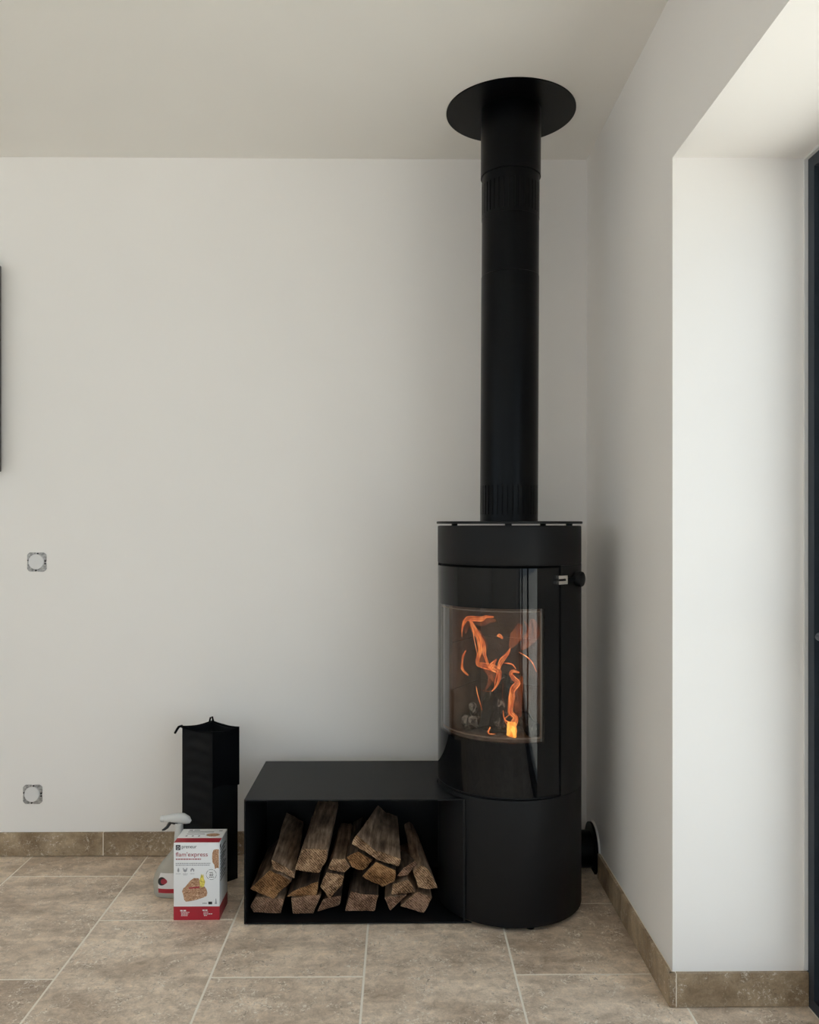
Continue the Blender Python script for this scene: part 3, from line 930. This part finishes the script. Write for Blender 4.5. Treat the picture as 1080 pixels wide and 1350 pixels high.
# key: (side wood, end wood, front y, length, back shift (dx, dz), back scale, label)
INFO = {
 '1': (W_grey, E_brown, 2.488, 0.30, (0, 0), 0.95, 'flat brown split log at the bottom left corner of the bench'),
 '2': (W_grey, E_orange, 2.486, 0.30, (0, 0), 0.95, 'split log with large orange diamond end against the left side of the bench'),
 '3': (W_grey, E_pale, 2.498, 0.31, (-0.004, 0.040), 0.85, 'narrow pale split log tilted up at the back on the left of the pile'),
 '4': (W_grey, E_pale, 2.490, 0.32, (0.012, 0.040), 0.92, 'broad grooved split log with square pale end atop the left middle'),
 '5': (W_grey, E_brown, 2.492, 0.30, (0, 0), 0.95, 'wedge ended brown split log on the bench floor, second from left'),
 '6': (W_dark, E_orange, 2.490, 0.30, (0, 0), 0.95, 'thin split log with slanting flat end and dark top under the broad grooved log'),
 '7': (W_dark, E_pale, 2.489, 0.30, (0, 0), 0.95, 'pale pointed split log in the middle left, wedged tip down'),
 '8': (W_grey, E_pale, 2.496, 0.29, (0.004, 0.004), 0.95, 'small pale log end wedged between the broad grooved log and the rounded end'),
 '9': (W_dark, E_brown, 2.500, 0.29, (0, 0), 0.95, 'dark bark covered split log on the bench floor beneath the pointed pale one'),
 '10': (W_dark, E_brown, 2.492, 0.31, (0, 0.006), 0.95, 'reddish brown block shaped log with dark bark top on the bench floor centre'),
 '11': (W_dark, E_orange, 2.494, 0.29, (0, 0), 0.95, 'log with rounded orange end under the left of the topmost slab'),
 '12': (W_grey, E_pale, 2.486, 0.30, (0.026, 0.012), 0.50, 'large flat triangular slab of split wood topmost on the pile'),
 '13': (W_dark, E_orange, 2.491, 0.30, (0, 0), 0.95, 'three cornered orange ended log under the topmost slab, bark below'),
 '14': (W_grey, E_pale, 2.484, 0.31, (-0.040, 0.036), 0.62, 'long splintered log sloping up to the back at the right of the pile'),
 '15': (W_grey, E_pale, 2.490, 0.29, (0, 0), 0.95, 'hump shaped pale log end at lower right, under the splintered logs'),
 '16': (W_grey, E_brown, 2.494, 0.29, (0, 0), 0.95, 'narrow log end standing on its point on the bench floor, right of centre'),
 '17': (W_grey, E_brown, 2.492, 0.29, (-0.004, 0), 0.92, 'lowest log at the bottom right of the pile with flat pinkish brown end'),
 '18': (W_dark, E_brown, 2.500, 0.12, (-0.030, -0.006), 0.7, 'dark barky log lying between the topmost slab and the splintered log'),
}
def make_log(key):
    up = {'2': 0.0010, '3': 0.0024, '6': 0.0022}.get(key, 0.0)
    poly = [(x, z + up) for x, z in LOGS[key]]
    side, end, y0, L, (dx, dz), k, label = INFO[key]
    seed = int(key) * 3.7
    cx = sum(p[0] for p in poly) / len(poly); cz = sum(p[1] for p in poly) / len(poly)
    # shrink a hair so that neighbours do not touch, and subdivide the outline
    pts = []
    n = len(poly)
    for i in range(n):
        a = Vector(poly[i]); b = Vector(poly[(i+1) % n])
        for j in range(7):
            pts.append(a.lerp(b, j / 7))
    pts = [Vector((cx, cz)) + (p - Vector((cx, cz))) * 0.99 for p in pts]
    # soften the corners a little
    m = len(pts)
    pts = [pts[i] * 0.84 + (pts[i-1] + pts[(i+1) % m]) * 0.08 for i in range(m)]
    mb = MB()
    seg = 16
    rings = []
    for s in range(seg + 1):
        u = s / seg
        ring = []
        for i, p in enumerate(pts):
            kk = 1 + (k - 1) * u
            x = cx + (p.x - cx) * kk + dx * u; z = cz + (p.y - cz) * kk + dz * u
            y = y0 + L * u
            nn = noise.noise(Vector((p.x * 55 + seed, u * 2.6, p.y * 55)))
            n2 = noise.noise(Vector((p.x * 190 + seed, u * 3.0, p.y * 190)))
            am = -0.0012 - 0.0022 * nn - 0.0022 * n2 * min(1.0, 0.4 + u * 3)
            d = Vector((p.x - cx, p.y - cz)); d.normalize()
            x += d.x * am; z += d.y * am
            if s == 0 or s == seg:
                y += 0.004 * noise.noise(Vector((p.x * 40, seed, p.y * 40)))
            ring.append(mb.bm.verts.new((x, y, z)))
        rings.append(ring)
    for s in range(seg):
        for i in range(m):
            j = (i + 1) % m
            mb.face([rings[s][i], rings[s][j], rings[s+1][j], rings[s+1][i]])
    mb.mi = 1
    for ring, sg in ((rings[0], -1), (rings[-1], 1)):
        inner = [ring]
        for f in (0.85, 0.68, 0.5, 0.3):
            rr = []
            c = sum((v.co for v in ring), Vector()) / m
            for v in ring:
                q = c.lerp(v.co, f)
                q.y += 0.0035 * noise.noise(Vector((q.x * 80 + q.z * 30, seed, q.z * 160))) + 0.002 * noise.noise(Vector((q.x * 230, seed, q.z * 230)))
                rr.append(mb.bm.verts.new(q))
            inner.append(rr)
        cv = mb.bm.verts.new(c)
        for a_, b_ in zip(inner[:-1], inner[1:]):
            for i in range(m):
                j = (i + 1) % m
                mb.face([a_[i], a_[j], b_[j], b_[i]])
        for i in range(m):
            mb.face([inner[-1][i], inner[-1][(i+1) % m], cv])
    # origin at the log itself
    o = mb.build('firewood_log', [side, end])
    for v in o.data.vertices:
        v.co -= Vector((cx, y0, cz))
    o.location = (cx, y0, cz)
    tag(o, label, 'firewood', 'split logs in the bench')
for k in LOGS:
    make_log(k)

# ================================================================== FIRELIGHTER BOX
P_white = simple('white carton', (0.86, 0.865, 0.875), 0.42, spec=0.4)
P_red = simple('crimson print', (0.42, 0.018, 0.035), 0.42)
P_ink = simple('black print', (0.02, 0.02, 0.025), 0.5)
P_grey = simple('grey print', (0.36, 0.36, 0.38), 0.5)
P_lt = simple('white print', (0.80, 0.78, 0.78), 0.5)
P_title = simple('dark red print', (0.36, 0.03, 0.05), 0.5)
P_yel = simple('yellow print', (0.80, 0.62, 0.12), 0.5, var=0.4, vscale=200)
def wool_mat():
    m, nt, b = new_mat('printed wood wool')
    v = coords(nt)
    n = N(nt, 'ShaderNodeTexNoise', Scale=150.0, Detail=4.0, Distortion=2.5)
    nt.links.new(v, n.inputs['Vector'])
    r = ramp(nt, [(0.30, (0.16, 0.06, 0.03)), (0.48, (0.42, 0.22, 0.12)), (0.68, (0.74, 0.52, 0.36))])
    nt.links.new(n.outputs['Fac'], r.inputs[0]); nt.links.new(r.outputs[0], b.inputs['Base Color'])
    b.inputs['Roughness'].default_value = 0.45
    return m
P_wool = wool_mat()
KX0, KX1, KY0, KY1, KZ = -0.6883, -0.5495, 2.4825, 2.5950, 0.2345
carton = thing('firelighter_box', ((KX0 + KX1)/2, (KY0 + KY1)/2, 0), 'white and red printed cardboard box standing on the floor left of the bench', 'box')
MB().box((KX0, KY0, 0.0), (KX1, KY1, KZ), 0.0012, 2).build('carton', P_white, carton)
EPS = 0.0003
def fx(c):   # crop units to metres on the front
    return KX0 + (c - 88) / 584 * (KX1 - KX0)
def fz(c):
    return KZ - (c - 310) / 978 * KZ
def front(pts, name, mat, lift=1):
    y = KY0 - EPS * lift
    MB().slab([(fx(a), y + EPS * 0.9, fz(b)) for a, b in pts], (0, -EPS * 0.8, 0)).build(name, mat, carton)
def fr_rect(a0, b0, a1, b1, name, mat, lift=1):
    front([(a0, b0), (a1, b0), (a1, b1), (a0, b1)], name, mat, lift)
# crimson bands: bottom wraps front and right side, top crosses the lid
bb = MB()
zb = fz(1117)
bb.box((KX0, KY0 - EPS, 0.0), (KX1 + EPS, KY0, zb))
bb.slab([(KX1, KY0 - EPS, 0), (KX1, KY1, 0), (KX1, KY1, zb * 0.90), (KX1, KY0 - EPS, zb)], (EPS, 0, 0))
bb.build('bottom_band', P_red, carton, 'crimson printed band round the foot of the box')
MB().box((KX0 + 0.0008, KY0 + 0.002, KZ), (KX1 - 0.0008, KY0 + 0.036, KZ + EPS)).build('top_band', P_red, carton, 'crimson printed band across the lid')
MB().box((KX0 + 0.0006, KY0 + 0.0008, KZ), (KX1 - 0.0006, KY0 + 0.0019, KZ + EPS)).build('lid_fold', P_lt, carton)

def text_mesh(txt, name, mat, x0, x1, z0, z1, lift=1, bold=0.0):
    cu = bpy.data.curves.new(name, 'FONT')
    cu.body = txt; cu.size = 1.0; cu.offset = bold
    tmp = bpy.data.objects.new('tmp', cu)
    COL.objects.link(tmp)
    dg = bpy.context.evaluated_depsgraph_get()
    me = bpy.data.meshes.new_from_object(tmp.evaluated_get(dg))
    bpy.data.objects.remove(tmp); bpy.data.curves.remove(cu)
    xs = [v.co.x for v in me.vertices]; ys = [v.co.y for v in me.vertices]
    ax, bx, ay, by = min(xs), max(xs), min(ys), max(ys)
    L = carton.location
    for v in me.vertices:
        u = (v.co.x - ax) / (bx - ax); q = (v.co.y - ay) / (by - ay)
        v.co = Vector((x0 + (x1 - x0) * u, KY0 - EPS * lift, z0 + (z1 - z0) * q)) - L
    me.name = name
    me.materials.append(mat)
    o = bpy.data.objects.new(name, me); COL.objects.link(o); o.parent = carton
    return o
def ftext(txt, name, mat, a0, b0, a1, b1, lift=1.5, bold=0.0):
    return text_mesh(txt, name, mat, fx(a0), fx(a1), fz(b1), fz(b0), lift, bold)
fr_rect(115, 338, 174, 402, 'logo_square', P_ink)
ftext('D', 'logo_letter', P_lt, 130, 352, 162, 390, 2.5)
ftext('preneur', 'brand_lettering', P_ink, 192, 350, 382, 394, 1.5)
ftext("flam'express", 'title_lettering', P_title, 114, 428, 522, 500, 1.5, 0.004)
def dashes(rows, name, mat, lift=1):
    mb = MB(); y = KY0 - EPS * lift
    r = random.Random(5)
    for (a0, a1, b, h, wl) in rows:
        x = a0
        while x < a1 - 3:
            l = min(r.uniform(0.5, 1.4) * wl, a1 - x)
            mb.slab([(fx(x), y + EPS * 0.5, fz(b + h)), (fx(x + l), y + EPS * 0.5, fz(b + h)), (fx(x + l), y + EPS * 0.5, fz(b)), (fx(x), y + EPS * 0.5, fz(b))], (0, -EPS * 0.4, 0))
            x += l + wl * 0.28
    o = mb.build(name, mat, carton)
    return o
dashes([(116, 436, 511, 13, 22)], 'small_print', P_title)
dashes([(114, 556, 566, 11, 18), (114, 548, 588, 11, 18)], 'small_print', P_grey)
dashes([(116, 180, 699, 6, 14), (205, 268, 699, 6, 14), (212, 258, 712, 6, 14), (298, 352, 699, 6, 14)], 'small_print', P_grey)
dashes([(456, 512, 1070, 14, 12)], 'small_print', P_grey)
dashes([(172, 246, 1160, 16, 30), (182, 288, 1186, 8, 14), (184, 272, 1206, 9, 18), (184, 268, 1226, 9, 18)], 'small_print', P_lt, 2.2)
dashes([(456, 518, 1156, 16, 26), (468, 528, 1184, 8, 14), (468, 580, 1206, 9, 18), (474, 520, 1226, 9, 18)], 'small_print', P_lt, 2.2)
# three little pictograms
front([(140, 640), (148, 622), (158, 645), (160, 668), (150, 682), (138, 676), (134, 660)], 'pictogram', P_grey)
front([(205, 630), (215, 626), (222, 655), (232, 640), (242, 655), (254, 626), (264, 632), (254, 672), (234, 682), (214, 672)], 'pictogram', P_grey)
front([(302, 650), (326, 628), (352, 650), (348, 676), (338, 676), (336, 656), (318, 656), (314, 676), (304, 676)], 'pictogram', P_grey)
front([(195, 925), (212, 885), (236, 868), (258, 840), (300, 790), (345, 757), (408, 760), (428, 830), (470, 850), (505, 895), (518, 945), (508, 985), (470, 1003), (400, 1026), (330, 1044), (245, 1056), (222, 1030), (212, 975)], 'firelighter_picture', P_wool)
front([(278, 876), (350, 868), (415, 862), (416, 882), (350, 888), (282, 892)], 'picture_crease', P_title, 2)
front([(424, 846), (416, 790), (432, 740), (440, 700), (452, 730), (466, 704), (474, 770), (490, 800), (478, 860), (440, 880)], 'picture_flame', P_yel, 2)
front([(582, 440), (596, 402), (625, 394), (664, 394), (664, 634), (640, 628), (614, 642), (606, 590), (584, 560), (578, 500)], 'firelighter_picture', P_wool)
ring = MB(); n = 36
for i in range(n):
    a_, b_ = 2*math.pi*i/n, 2*math.pi*(i+1)/n
    if i % 6 == 5:
        continue
    q = [(568 + rr * math.cos(t), 713 + rr * math.sin(t)) for rr, t in ((66, a_), (66, b_), (62, b_), (62, a_))]
    ring.slab([(fx(u), KY0 - EPS * 0.4, fz(v)) for u, v in q], (0, -EPS * 0.5, 0))
ring.build('badge_ring', P_ink, carton)
ftext('60', 'badge_number', P_ink, 546, 700, 592, 732, 1.5, 0.01)
dashes([(545, 592, 684, 8, 16), (538, 600, 742, 8, 16)], 'small_print', P_ink)
fr_rect(530, 1057, 579, 1090, 'printed_label', P_ink)
front([(622, 1020), (630, 1016), (634, 1050), (640, 1086), (612, 1086), (620, 1050)], 'pictogram', P_grey)
# lid and side print
lt = MB()
for (u0, u1, v0, v1) in ((0.16, 0.24, 0.86, 0.93), (0.27, 0.40, 0.87, 0.92), (0.16, 0.74, 0.74, 0.79), (0.16, 0.56, 0.60, 0.64), (0.16, 0.20, 0.44, 0.52), (0.30, 0.34, 0.44, 0.52), (0.44, 0.48, 0.44, 0.52), (0.84, 0.92, 0.82, 0.88)):
    lt.box((KX0 + u0 * (KX1 - KX0), KY0 + v0 * (KY1 - KY0), KZ), (KX0 + u1 * (KX1 - KX0), KY0 + v1 * (KY1 - KY0), KZ + EPS))
lt.build('small_print', P_grey, carton)
pts = [(KX0 + (0.76 + 0.15 * math.cos(t)) * (KX1 - KX0), KY0 + (0.55 + 0.11 * math.sin(t)) * (KY1 - KY0)) for t in [i * math.pi / 8 for i in range(16)]]
MB().prism(pts, KZ, KZ + EPS).build('firelighter_picture', P_wool, carton)
sp = MB()
for i, zz in enumerate([0.205, 0.195, 0.185, 0.178, 0.170, 0.160, 0.150, 0.142, 0.132, 0.122, 0.112]):
    sp.slab([(KX1, KY0 + 0.012, zz), (KX1, KY0 + 0.085 - 0.013 * (i % 3), zz), (KX1, KY0 + 0.085 - 0.013 * (i % 3), zz + 0.004), (KX1, KY0 + 0.012, zz + 0.004)], (EPS, 0, 0))
sp.slab([(KX1, KY0 + 0.005, 0.214), (KX1, KY0 + 0.017, 0.214), (KX1, KY0 + 0.017, 0.226), (KX1, KY0 + 0.005, 0.226)], (EPS, 0, 0))
sp.build('small_print', P_ink, carton)

# ================================================================== SPRAY BOTTLE
def milky():
    m, nt, b = new_mat('milky translucent plastic')
    b.inputs['Base Color'].default_value = (0.62, 0.61, 0.56, 1)
    b.inputs['Roughness'].default_value = 0.30
    b.inputs['Transmission Weight'].default_value = 0.35
    b.inputs['IOR'].default_value = 1.3
    b.inputs['Alpha'].default_value = 0.72
    return m
M_milk = milky()
P_head = simple('white spray head plastic', (0.62, 0.62, 0.61), 0.35)
P_trig = simple('dark grey trigger plastic', (0.025, 0.025, 0.028), 0.4)
BYC = 2.655
bottle = thing('spray_bottle', (-0.735, BYC, 0), 'translucent spray bottle with white trigger head standing behind the white and red box', 'bottle')
def oval_stack(rows, n=32):
    """rows: (z, x centre, half width, half depth)"""
    mb = MB(); rings = []
    for z, xc, hx, hy in rows:
        rings.append([mb.bm.verts.new((xc + hx * abs(math.cos(2*math.pi*i/n)) ** 0.8 * (1 if math.cos(2*math.pi*i/n) >= 0 else -1),
                                       BYC + hy * abs(math.sin(2*math.pi*i/n)) ** 0.8 * (1 if math.sin(2*math.pi*i/n) >= 0 else -1), z)) for i in range(n)])
    for a_, b_ in zip(rings[:-1], rings[1:]):
        for i in range(n):
            j = (i + 1) % n
            mb.face([a_[i], a_[j], b_[j], b_[i]], True)
    mb.face(rings[0][::-1]); mb.face(rings[-1])
    return mb
oval_stack([(0.0, -0.737, 0.052, 0.028), (0.003, -0.737, 0.057, 0.033), (0.012, -0.7370, 0.061, 0.036), (0.045, -0.7375, 0.0625, 0.037), (0.070, -0.7370, 0.0585, 0.037),
            (0.092, -0.7345, 0.050, 0.036), (0.112, -0.7300, 0.040, 0.034), (0.130, -0.7250, 0.029, 0.029), (0.145, -0.7210, 0.020, 0.0205), (0.158, -0.7195, 0.0165, 0.0165), (0.166, -0.7190, 0.0160, 0.0160)]).build('bottle_body', M_milk, bottle)
lab = MB()
def oval_pt(z, ang, off):
    # radius of the body at height z
    rows = [(0.012, -0.7370, 0.061, 0.036), (0.045, -0.7375, 0.0625, 0.037), (0.070, -0.7370, 0.0585, 0.037), (0.092, -0.7345, 0.050, 0.036), (0.112, -0.73, 0.040, 0.034)]
    for (z0, c0, h0, d0), (z1, c1, h1, d1) in zip(rows[:-1], rows[1:]):
        if z0 <= z <= z1:
            f = (z - z0) / (z1 - z0); c, h, d = c0 + (c1-c0)*f, h0 + (h1-h0)*f, d0 + (d1-d0)*f
            break
    co, si = math.cos(ang), math.sin(ang)
    return (c + (h + off) * (abs(co) ** 0.8) * (1 if co >= 0 else -1), BYC + (d + off) * (abs(si) ** 0.8) * (1 if si >= 0 else -1), z)
def label_patch(name, mat, zs, as_, off):
    mb = MB()
    g_ = [[mb.bm.verts.new(oval_pt(z, a_, off)) for a_ in as_] for z in zs]
    for i in range(len(zs) - 1):
        for j in range(len(as_) - 1):
            mb.face([g_[i][j], g_[i][j+1], g_[i+1][j+1], g_[i+1][j]], True)
    return mb.build(name, mat, bottle)
angs = [math.pi + 0.98 + (math.pi - 1.75) * i / 16 for i in range(17)]
label_patch('paper_label', P_lt, [0.034, 0.045, 0.056, 0.066, 0.075, 0.084], angs, 0.0005)
label_patch('label_band', P_red, [0.020, 0.027, 0.034], angs, 0.0006)
# round emblem on the label
em = MB(); c0 = []
for k, (rr, mat_) in enumerate(((0.0135, P_ink), (0.009, P_title))):
    em = MB()
    ctr_a = math.pi + 1.20 + 0.12 * k
    vs = []
    for i in range(20):
        t = 2 * math.pi * i / 20
        vs.append(em.bm.verts.new(oval_pt(0.058 + rr * math.sin(t), ctr_a + rr * math.cos(t) / 0.055, 0.0012 + 0.0005 * k)))
    em.face(vs)
    em.build('label_emblem', mat_, bottle)
# collar, head, nozzle, trigger
hb = MB().lathe([(0.0150, 0.164), (0.0155, 0.166), (0.0150, 0.190), (0.0135, 0.205), (0.0130, 0.232)], (-0.7185, BYC, 0), n=28)
hb.build('collar', P_head, bottle)
hd = MB()
hd.tube([(-0.764, BYC, 0.2455), (-0.750, BYC, 0.2470), (-0.725, BYC, 0.2480), (-0.705, BYC, 0.2465), (-0.690, BYC, 0.2410), (-0.681, BYC, 0.2350)],
        [0.0105, 0.0130, 0.0160, 0.0170, 0.0130, 0.0055], 18, 0.8, up=(0, 1, 0))
hd.build('spray_head', P_head, bottle)
MB().lathe([(0.0085, 0), (0.0105, 0.001), (0.0105, 0.011), (0.009, 0.014)], (-0.763, BYC, 0.2450), axis=(-1, 0, 0.02), n=20).build('nozzle', P_head, bottle)
MB().tube([(-0.744, BYC, 0.2375), (-0.750, BYC, 0.2290), (-0.757, BYC, 0.2180), (-0.766, BYC, 0.2110), (-0.773, BYC, 0.2085)], [0.0075, 0.0058, 0.0050, 0.0042, 0.0026], 10, 1.2, up=(0, 1, 0)).build('trigger', P_trig, bottle)
MB().tube([(-0.748, BYC, 0.2370), (-0.736, BYC, 0.2335), (-0.722, BYC, 0.2320)], [0.0050, 0.0065, 0.0060], 10, 1.1, up=(0, 1, 0)).build('trigger_guard', P_trig, bottle)

# ================================================================== TALL BLACK FABRIC BAG
bag = thing('log_bag', (-0.645, 2.78, 0), 'tall narrow black fabric bag with strap standing by the wall behind the box', 'bag')
corners = [(-0.746, 2.785), (-0.622, 2.705), (-0.549, 2.772), (-0.660, 2.862)]
def bag_ring(z, off=0.0, sub=10, wr=0.0):
    c = Vector((sum(p[0] for p in corners) / 4, sum(p[1] for p in corners) / 4))
    out = []
    for i in range(4):
        a_ = Vector(corners[i]); b_ = Vector(corners[(i+1) % 4])
        nrm = Vector(((b_ - a_).y, -(b_ - a_).x)).normalized()
        for j in range(sub):
            u = j / sub
            p = a_.lerp(b_, u)
            p += (p - c).normalized() * off
            bulge = math.sin(math.pi * u)
            k = 0.0
            if i == 0 and wr:
                k = wr * bulge * (0.5 * math.sin(z * 155 + 5.0 * abs(u - 0.45)) + 0.9 * noise.noise(Vector((u * 4, z * 34, 1))))
            elif wr:
                k = wr * 0.35 * bulge * noise.noise(Vector((u * 3 + i * 7, z * 12, 3)))
            p += nrm * k
            out.append((p.x, p.y))
    return out
def bag_skin(z0, z1, off, wr, rows, top=None):
    mb = MB(); rings = []
    for r in range(rows + 1):
        z = z0 + (z1 - z0) * r / rows
        q = bag_ring(z, off, 10, wr)
        m = len(q)
        rings.append([mb.bm.verts.new((x, y, (z + (top(i / m) if (top and r == rows) else 0)))) for i, (x, y) in enumerate(q)])
    m = len(rings[0])
    for a_, b_ in zip(rings[:-1], rings[1:]):
        for i in range(m):
            j = (i + 1) % m
            mb.face([a_[i], a_[j], b_[j], b_[i]], True)
    return mb, rings
dip = lambda u: -0.006 * abs(math.sin(u * 4 * math.pi))
mb, rings = bag_skin(0.0, 0.512, -0.003, 0.0042, 110, dip)
mb.face(rings[0][::-1])
# inside: a second skin going down 12 cm and a floor
inn = []
for z in (0.512, 0.46, 0.38):
    q = bag_ring(z, -0.010, 10, 0)
    inn.append([mb.bm.verts.new((x, y, z + (dip(i / len(q)) if z > 0.5 else 0))) for i, (x, y) in enumerate(q)])
seq = [rings[-1]] + inn
for a_, b_ in zip(seq[:-1], seq[1:]):
    for i in range(len(a_)):
        j = (i + 1) % len(a_)
        mb.face([a_[i], a_[j], b_[j], b_[i]], True)
mb.face(inn[-1])
mb.build('bag_body', M_bag2, bag)
# outer cover round the two right-hand faces, ending part way down
cv = MB()
sub = 12
def cover_pt(u, z, off):
    # u 0..2 : faces front->right and right->back
    i = 1 + min(int(u), 1); f = u - min(int(u), 1)
    a_ = Vector(corners[i]); b_ = Vector(corners[(i+1) % 4])
    nrm = Vector(((b_ - a_).y, -(b_ - a_).x)).normalized()
    c = Vector((-0.645, 2.78)); p = a_.lerp(b_, f)
    p += (p - c).normalized() * off
    p += nrm * 0.003 * math.sin(math.pi * f) * (1 + noise.noise(Vector((u * 4, z * 14, 5))))
    return (p.x, p.y, z)
zs = [0.325 + 0.19 * r / 14 for r in range(15)]
us = [2 * i / 24 for i in range(25)]
lay = []
for off in (0.003, -0.001):
    lay.append([[cv.bm.verts.new(cover_pt(u, z + (-0.006 * abs(math.sin(u * math.pi)) if z > 0.5 else 0.006 * math.sin(u * 5)), off)) for u in us] for z in zs])
for L_ in lay:
    for a_, b_ in zip(L_[:-1], L_[1:]):
        for i in range(24):
            cv.face([a_[i], a_[i+1], b_[i+1], b_[i]], True)
for k in (0, -1):
    for i in range(24):
        cv.face([lay[0][k][i], lay[0][k][i+1], lay[1][k][i+1], lay[1][k][i]])
for k in (0, -1):
    for r in range(14):
        cv.face([lay[0][r][k], lay[0][r+1][k], lay[1][r+1][k], lay[1][r][k]])
cv.build('outer_cover', M_bag, bag)
MB().tube([(-0.738, 2.786, 0.507), (-0.746, 2.786, 0.514), (-0.755, 2.785, 0.511), (-0.762, 2.784, 0.500), (-0.767, 2.783, 0.490)], [0.0035, 0.0042, 0.0042, 0.004, 0.0036], 8, 2.2, up=(0, 1, 0)).build('strap', M_bag, bag)
MB().tube([(-0.668, 2.858, 0.508), (-0.664, 2.858, 0.525), (-0.658, 2.858, 0.528), (-0.653, 2.858, 0.508)], 0.0032, 8, 1.6, up=(0, 1, 0)).build('strap_loop', M_bag, bag)
# bound rim
rim = bag_ring(0.512, -0.003, 10, 0)
pts = [(x, y, 0.512 + dip(i / len(rim))) for i, (x, y) in enumerate(rim)]
MB().tube(pts + [pts[0]], 0.0035, 8, caps=False).build('rim', M_bag, bag)

# ================================================================== WALL SOCKETS
def socket(cx, cz, label):
    o = thing('wall_socket', (cx, YB, cz), label, 'socket')
    h = 0.0345
    pl = MB()
    # frame plate with notched edges and cut corners
    n = 40; outer = []; inner = []
    for i in range(n):
        t = 2 * math.pi * i / n
        co, si = math.cos(t), math.sin(t)
        k = h / max(abs(co), abs(si))
        k = min(k, h * 1.30)
        k *= 1 - (0.035 if i % 5 == 0 else 0)
        outer.append((cx + co * k, cz + si * k)); inner.append((cx + co * 0.0275 * 0.93, cz + si * 0.0275 * 0.93))
    for i in range(n):
        j = (i + 1) % n
        pl.slab([(outer[i][0], YB, outer[i][1]), (outer[j][0], YB, outer[j][1]), (inner[j][0], YB, inner[j][1]), (inner[i][0], YB, inner[i][1])], (0, -0.0025, 0))
    pl.build('mounting_plate', M_zinc, o)
    MB().lathe([(0.0275, 0), (0.0275, 0.005), (0.0262, 0.0068), (0.020, 0.0072)], (cx - 0.001, YB - 0.0005, cz + 0.001), axis=(0, -1, 0), n=40).build('cap', M_socket, o)
    for dx, dz in ((0.004, 0.031), (-0.003, -0.031), (0.031, 0.004), (0.031, -0.006), (-0.031, 0.006)):
        MB().lathe([(0.0028, 0.0), (0.0028, 0.0035)], (cx + dx, YB - 0.0005, cz + dz), axis=(0, -1, 0), n=10).build('screw', M_void, o)
socket(-1.318, 1.064, 'upper of the two round capped unfinished sockets on the white wall at left')
socket(-1.333, 0.222, 'lower of the two round capped unfinished sockets on the white wall, near the skirting')

# ================================================================== DARK PANEL at the left edge
tv = thing('wall_panel', (-2.1, YB, 1.76), 'black wall mounted panel, mostly out of frame at the left edge', 'panel')
MB().box((-2.75, YB - 0.045, 1.39), (-1.4395, YB - 0.012, 2.132), 0.003, 2).build('panel_case', M_tv, tv)
MB().box((-2.735, YB - 0.047, 1.405), (-1.4545, YB - 0.0452, 2.117)).build('screen', M_print, tv)
MB().box((-2.3, YB - 0.0118, 1.6), (-1.9, YB, 1.9)).build('bracket', M_void, tv)

# ================================================================== FRESH AIR DUCT behind the stove
duct = thing('air_duct', (0.60, 2.85, 0), 'short black air duct behind stove with half round wall plate on the right wall', 'duct')
DY, DZ = 2.852, 0.064
MB().lathe([(0.0625, 0.0), (0.0625, 0.11)], (0.555, DY, DZ), axis=(1, 0, 0), n=48).build('duct_pipe', M_flue, duct)
def half_plate(r, x0, x1):
    pts = []
    n = 56
    a_lo = math.asin(-min(1, (DZ - 0.0005) / r))
    for i in range(n + 1):
        a_ = a_lo + (math.pi - 2 * a_lo) * i / n
        pts.append((DY + r * math.cos(a_), DZ + r * math.sin(a_)))
    return MB().slab([(x0, y, z) for y, z in pts], (x1 - x0, 0, 0))
half_plate(0.090, 0.6655, 0.6735).build('wall_plate', M_flue, duct)
half_plate(0.0955, 0.6737, 0.6795).build('seal_ring', M_white, duct, 'white sealing ring against the wall')
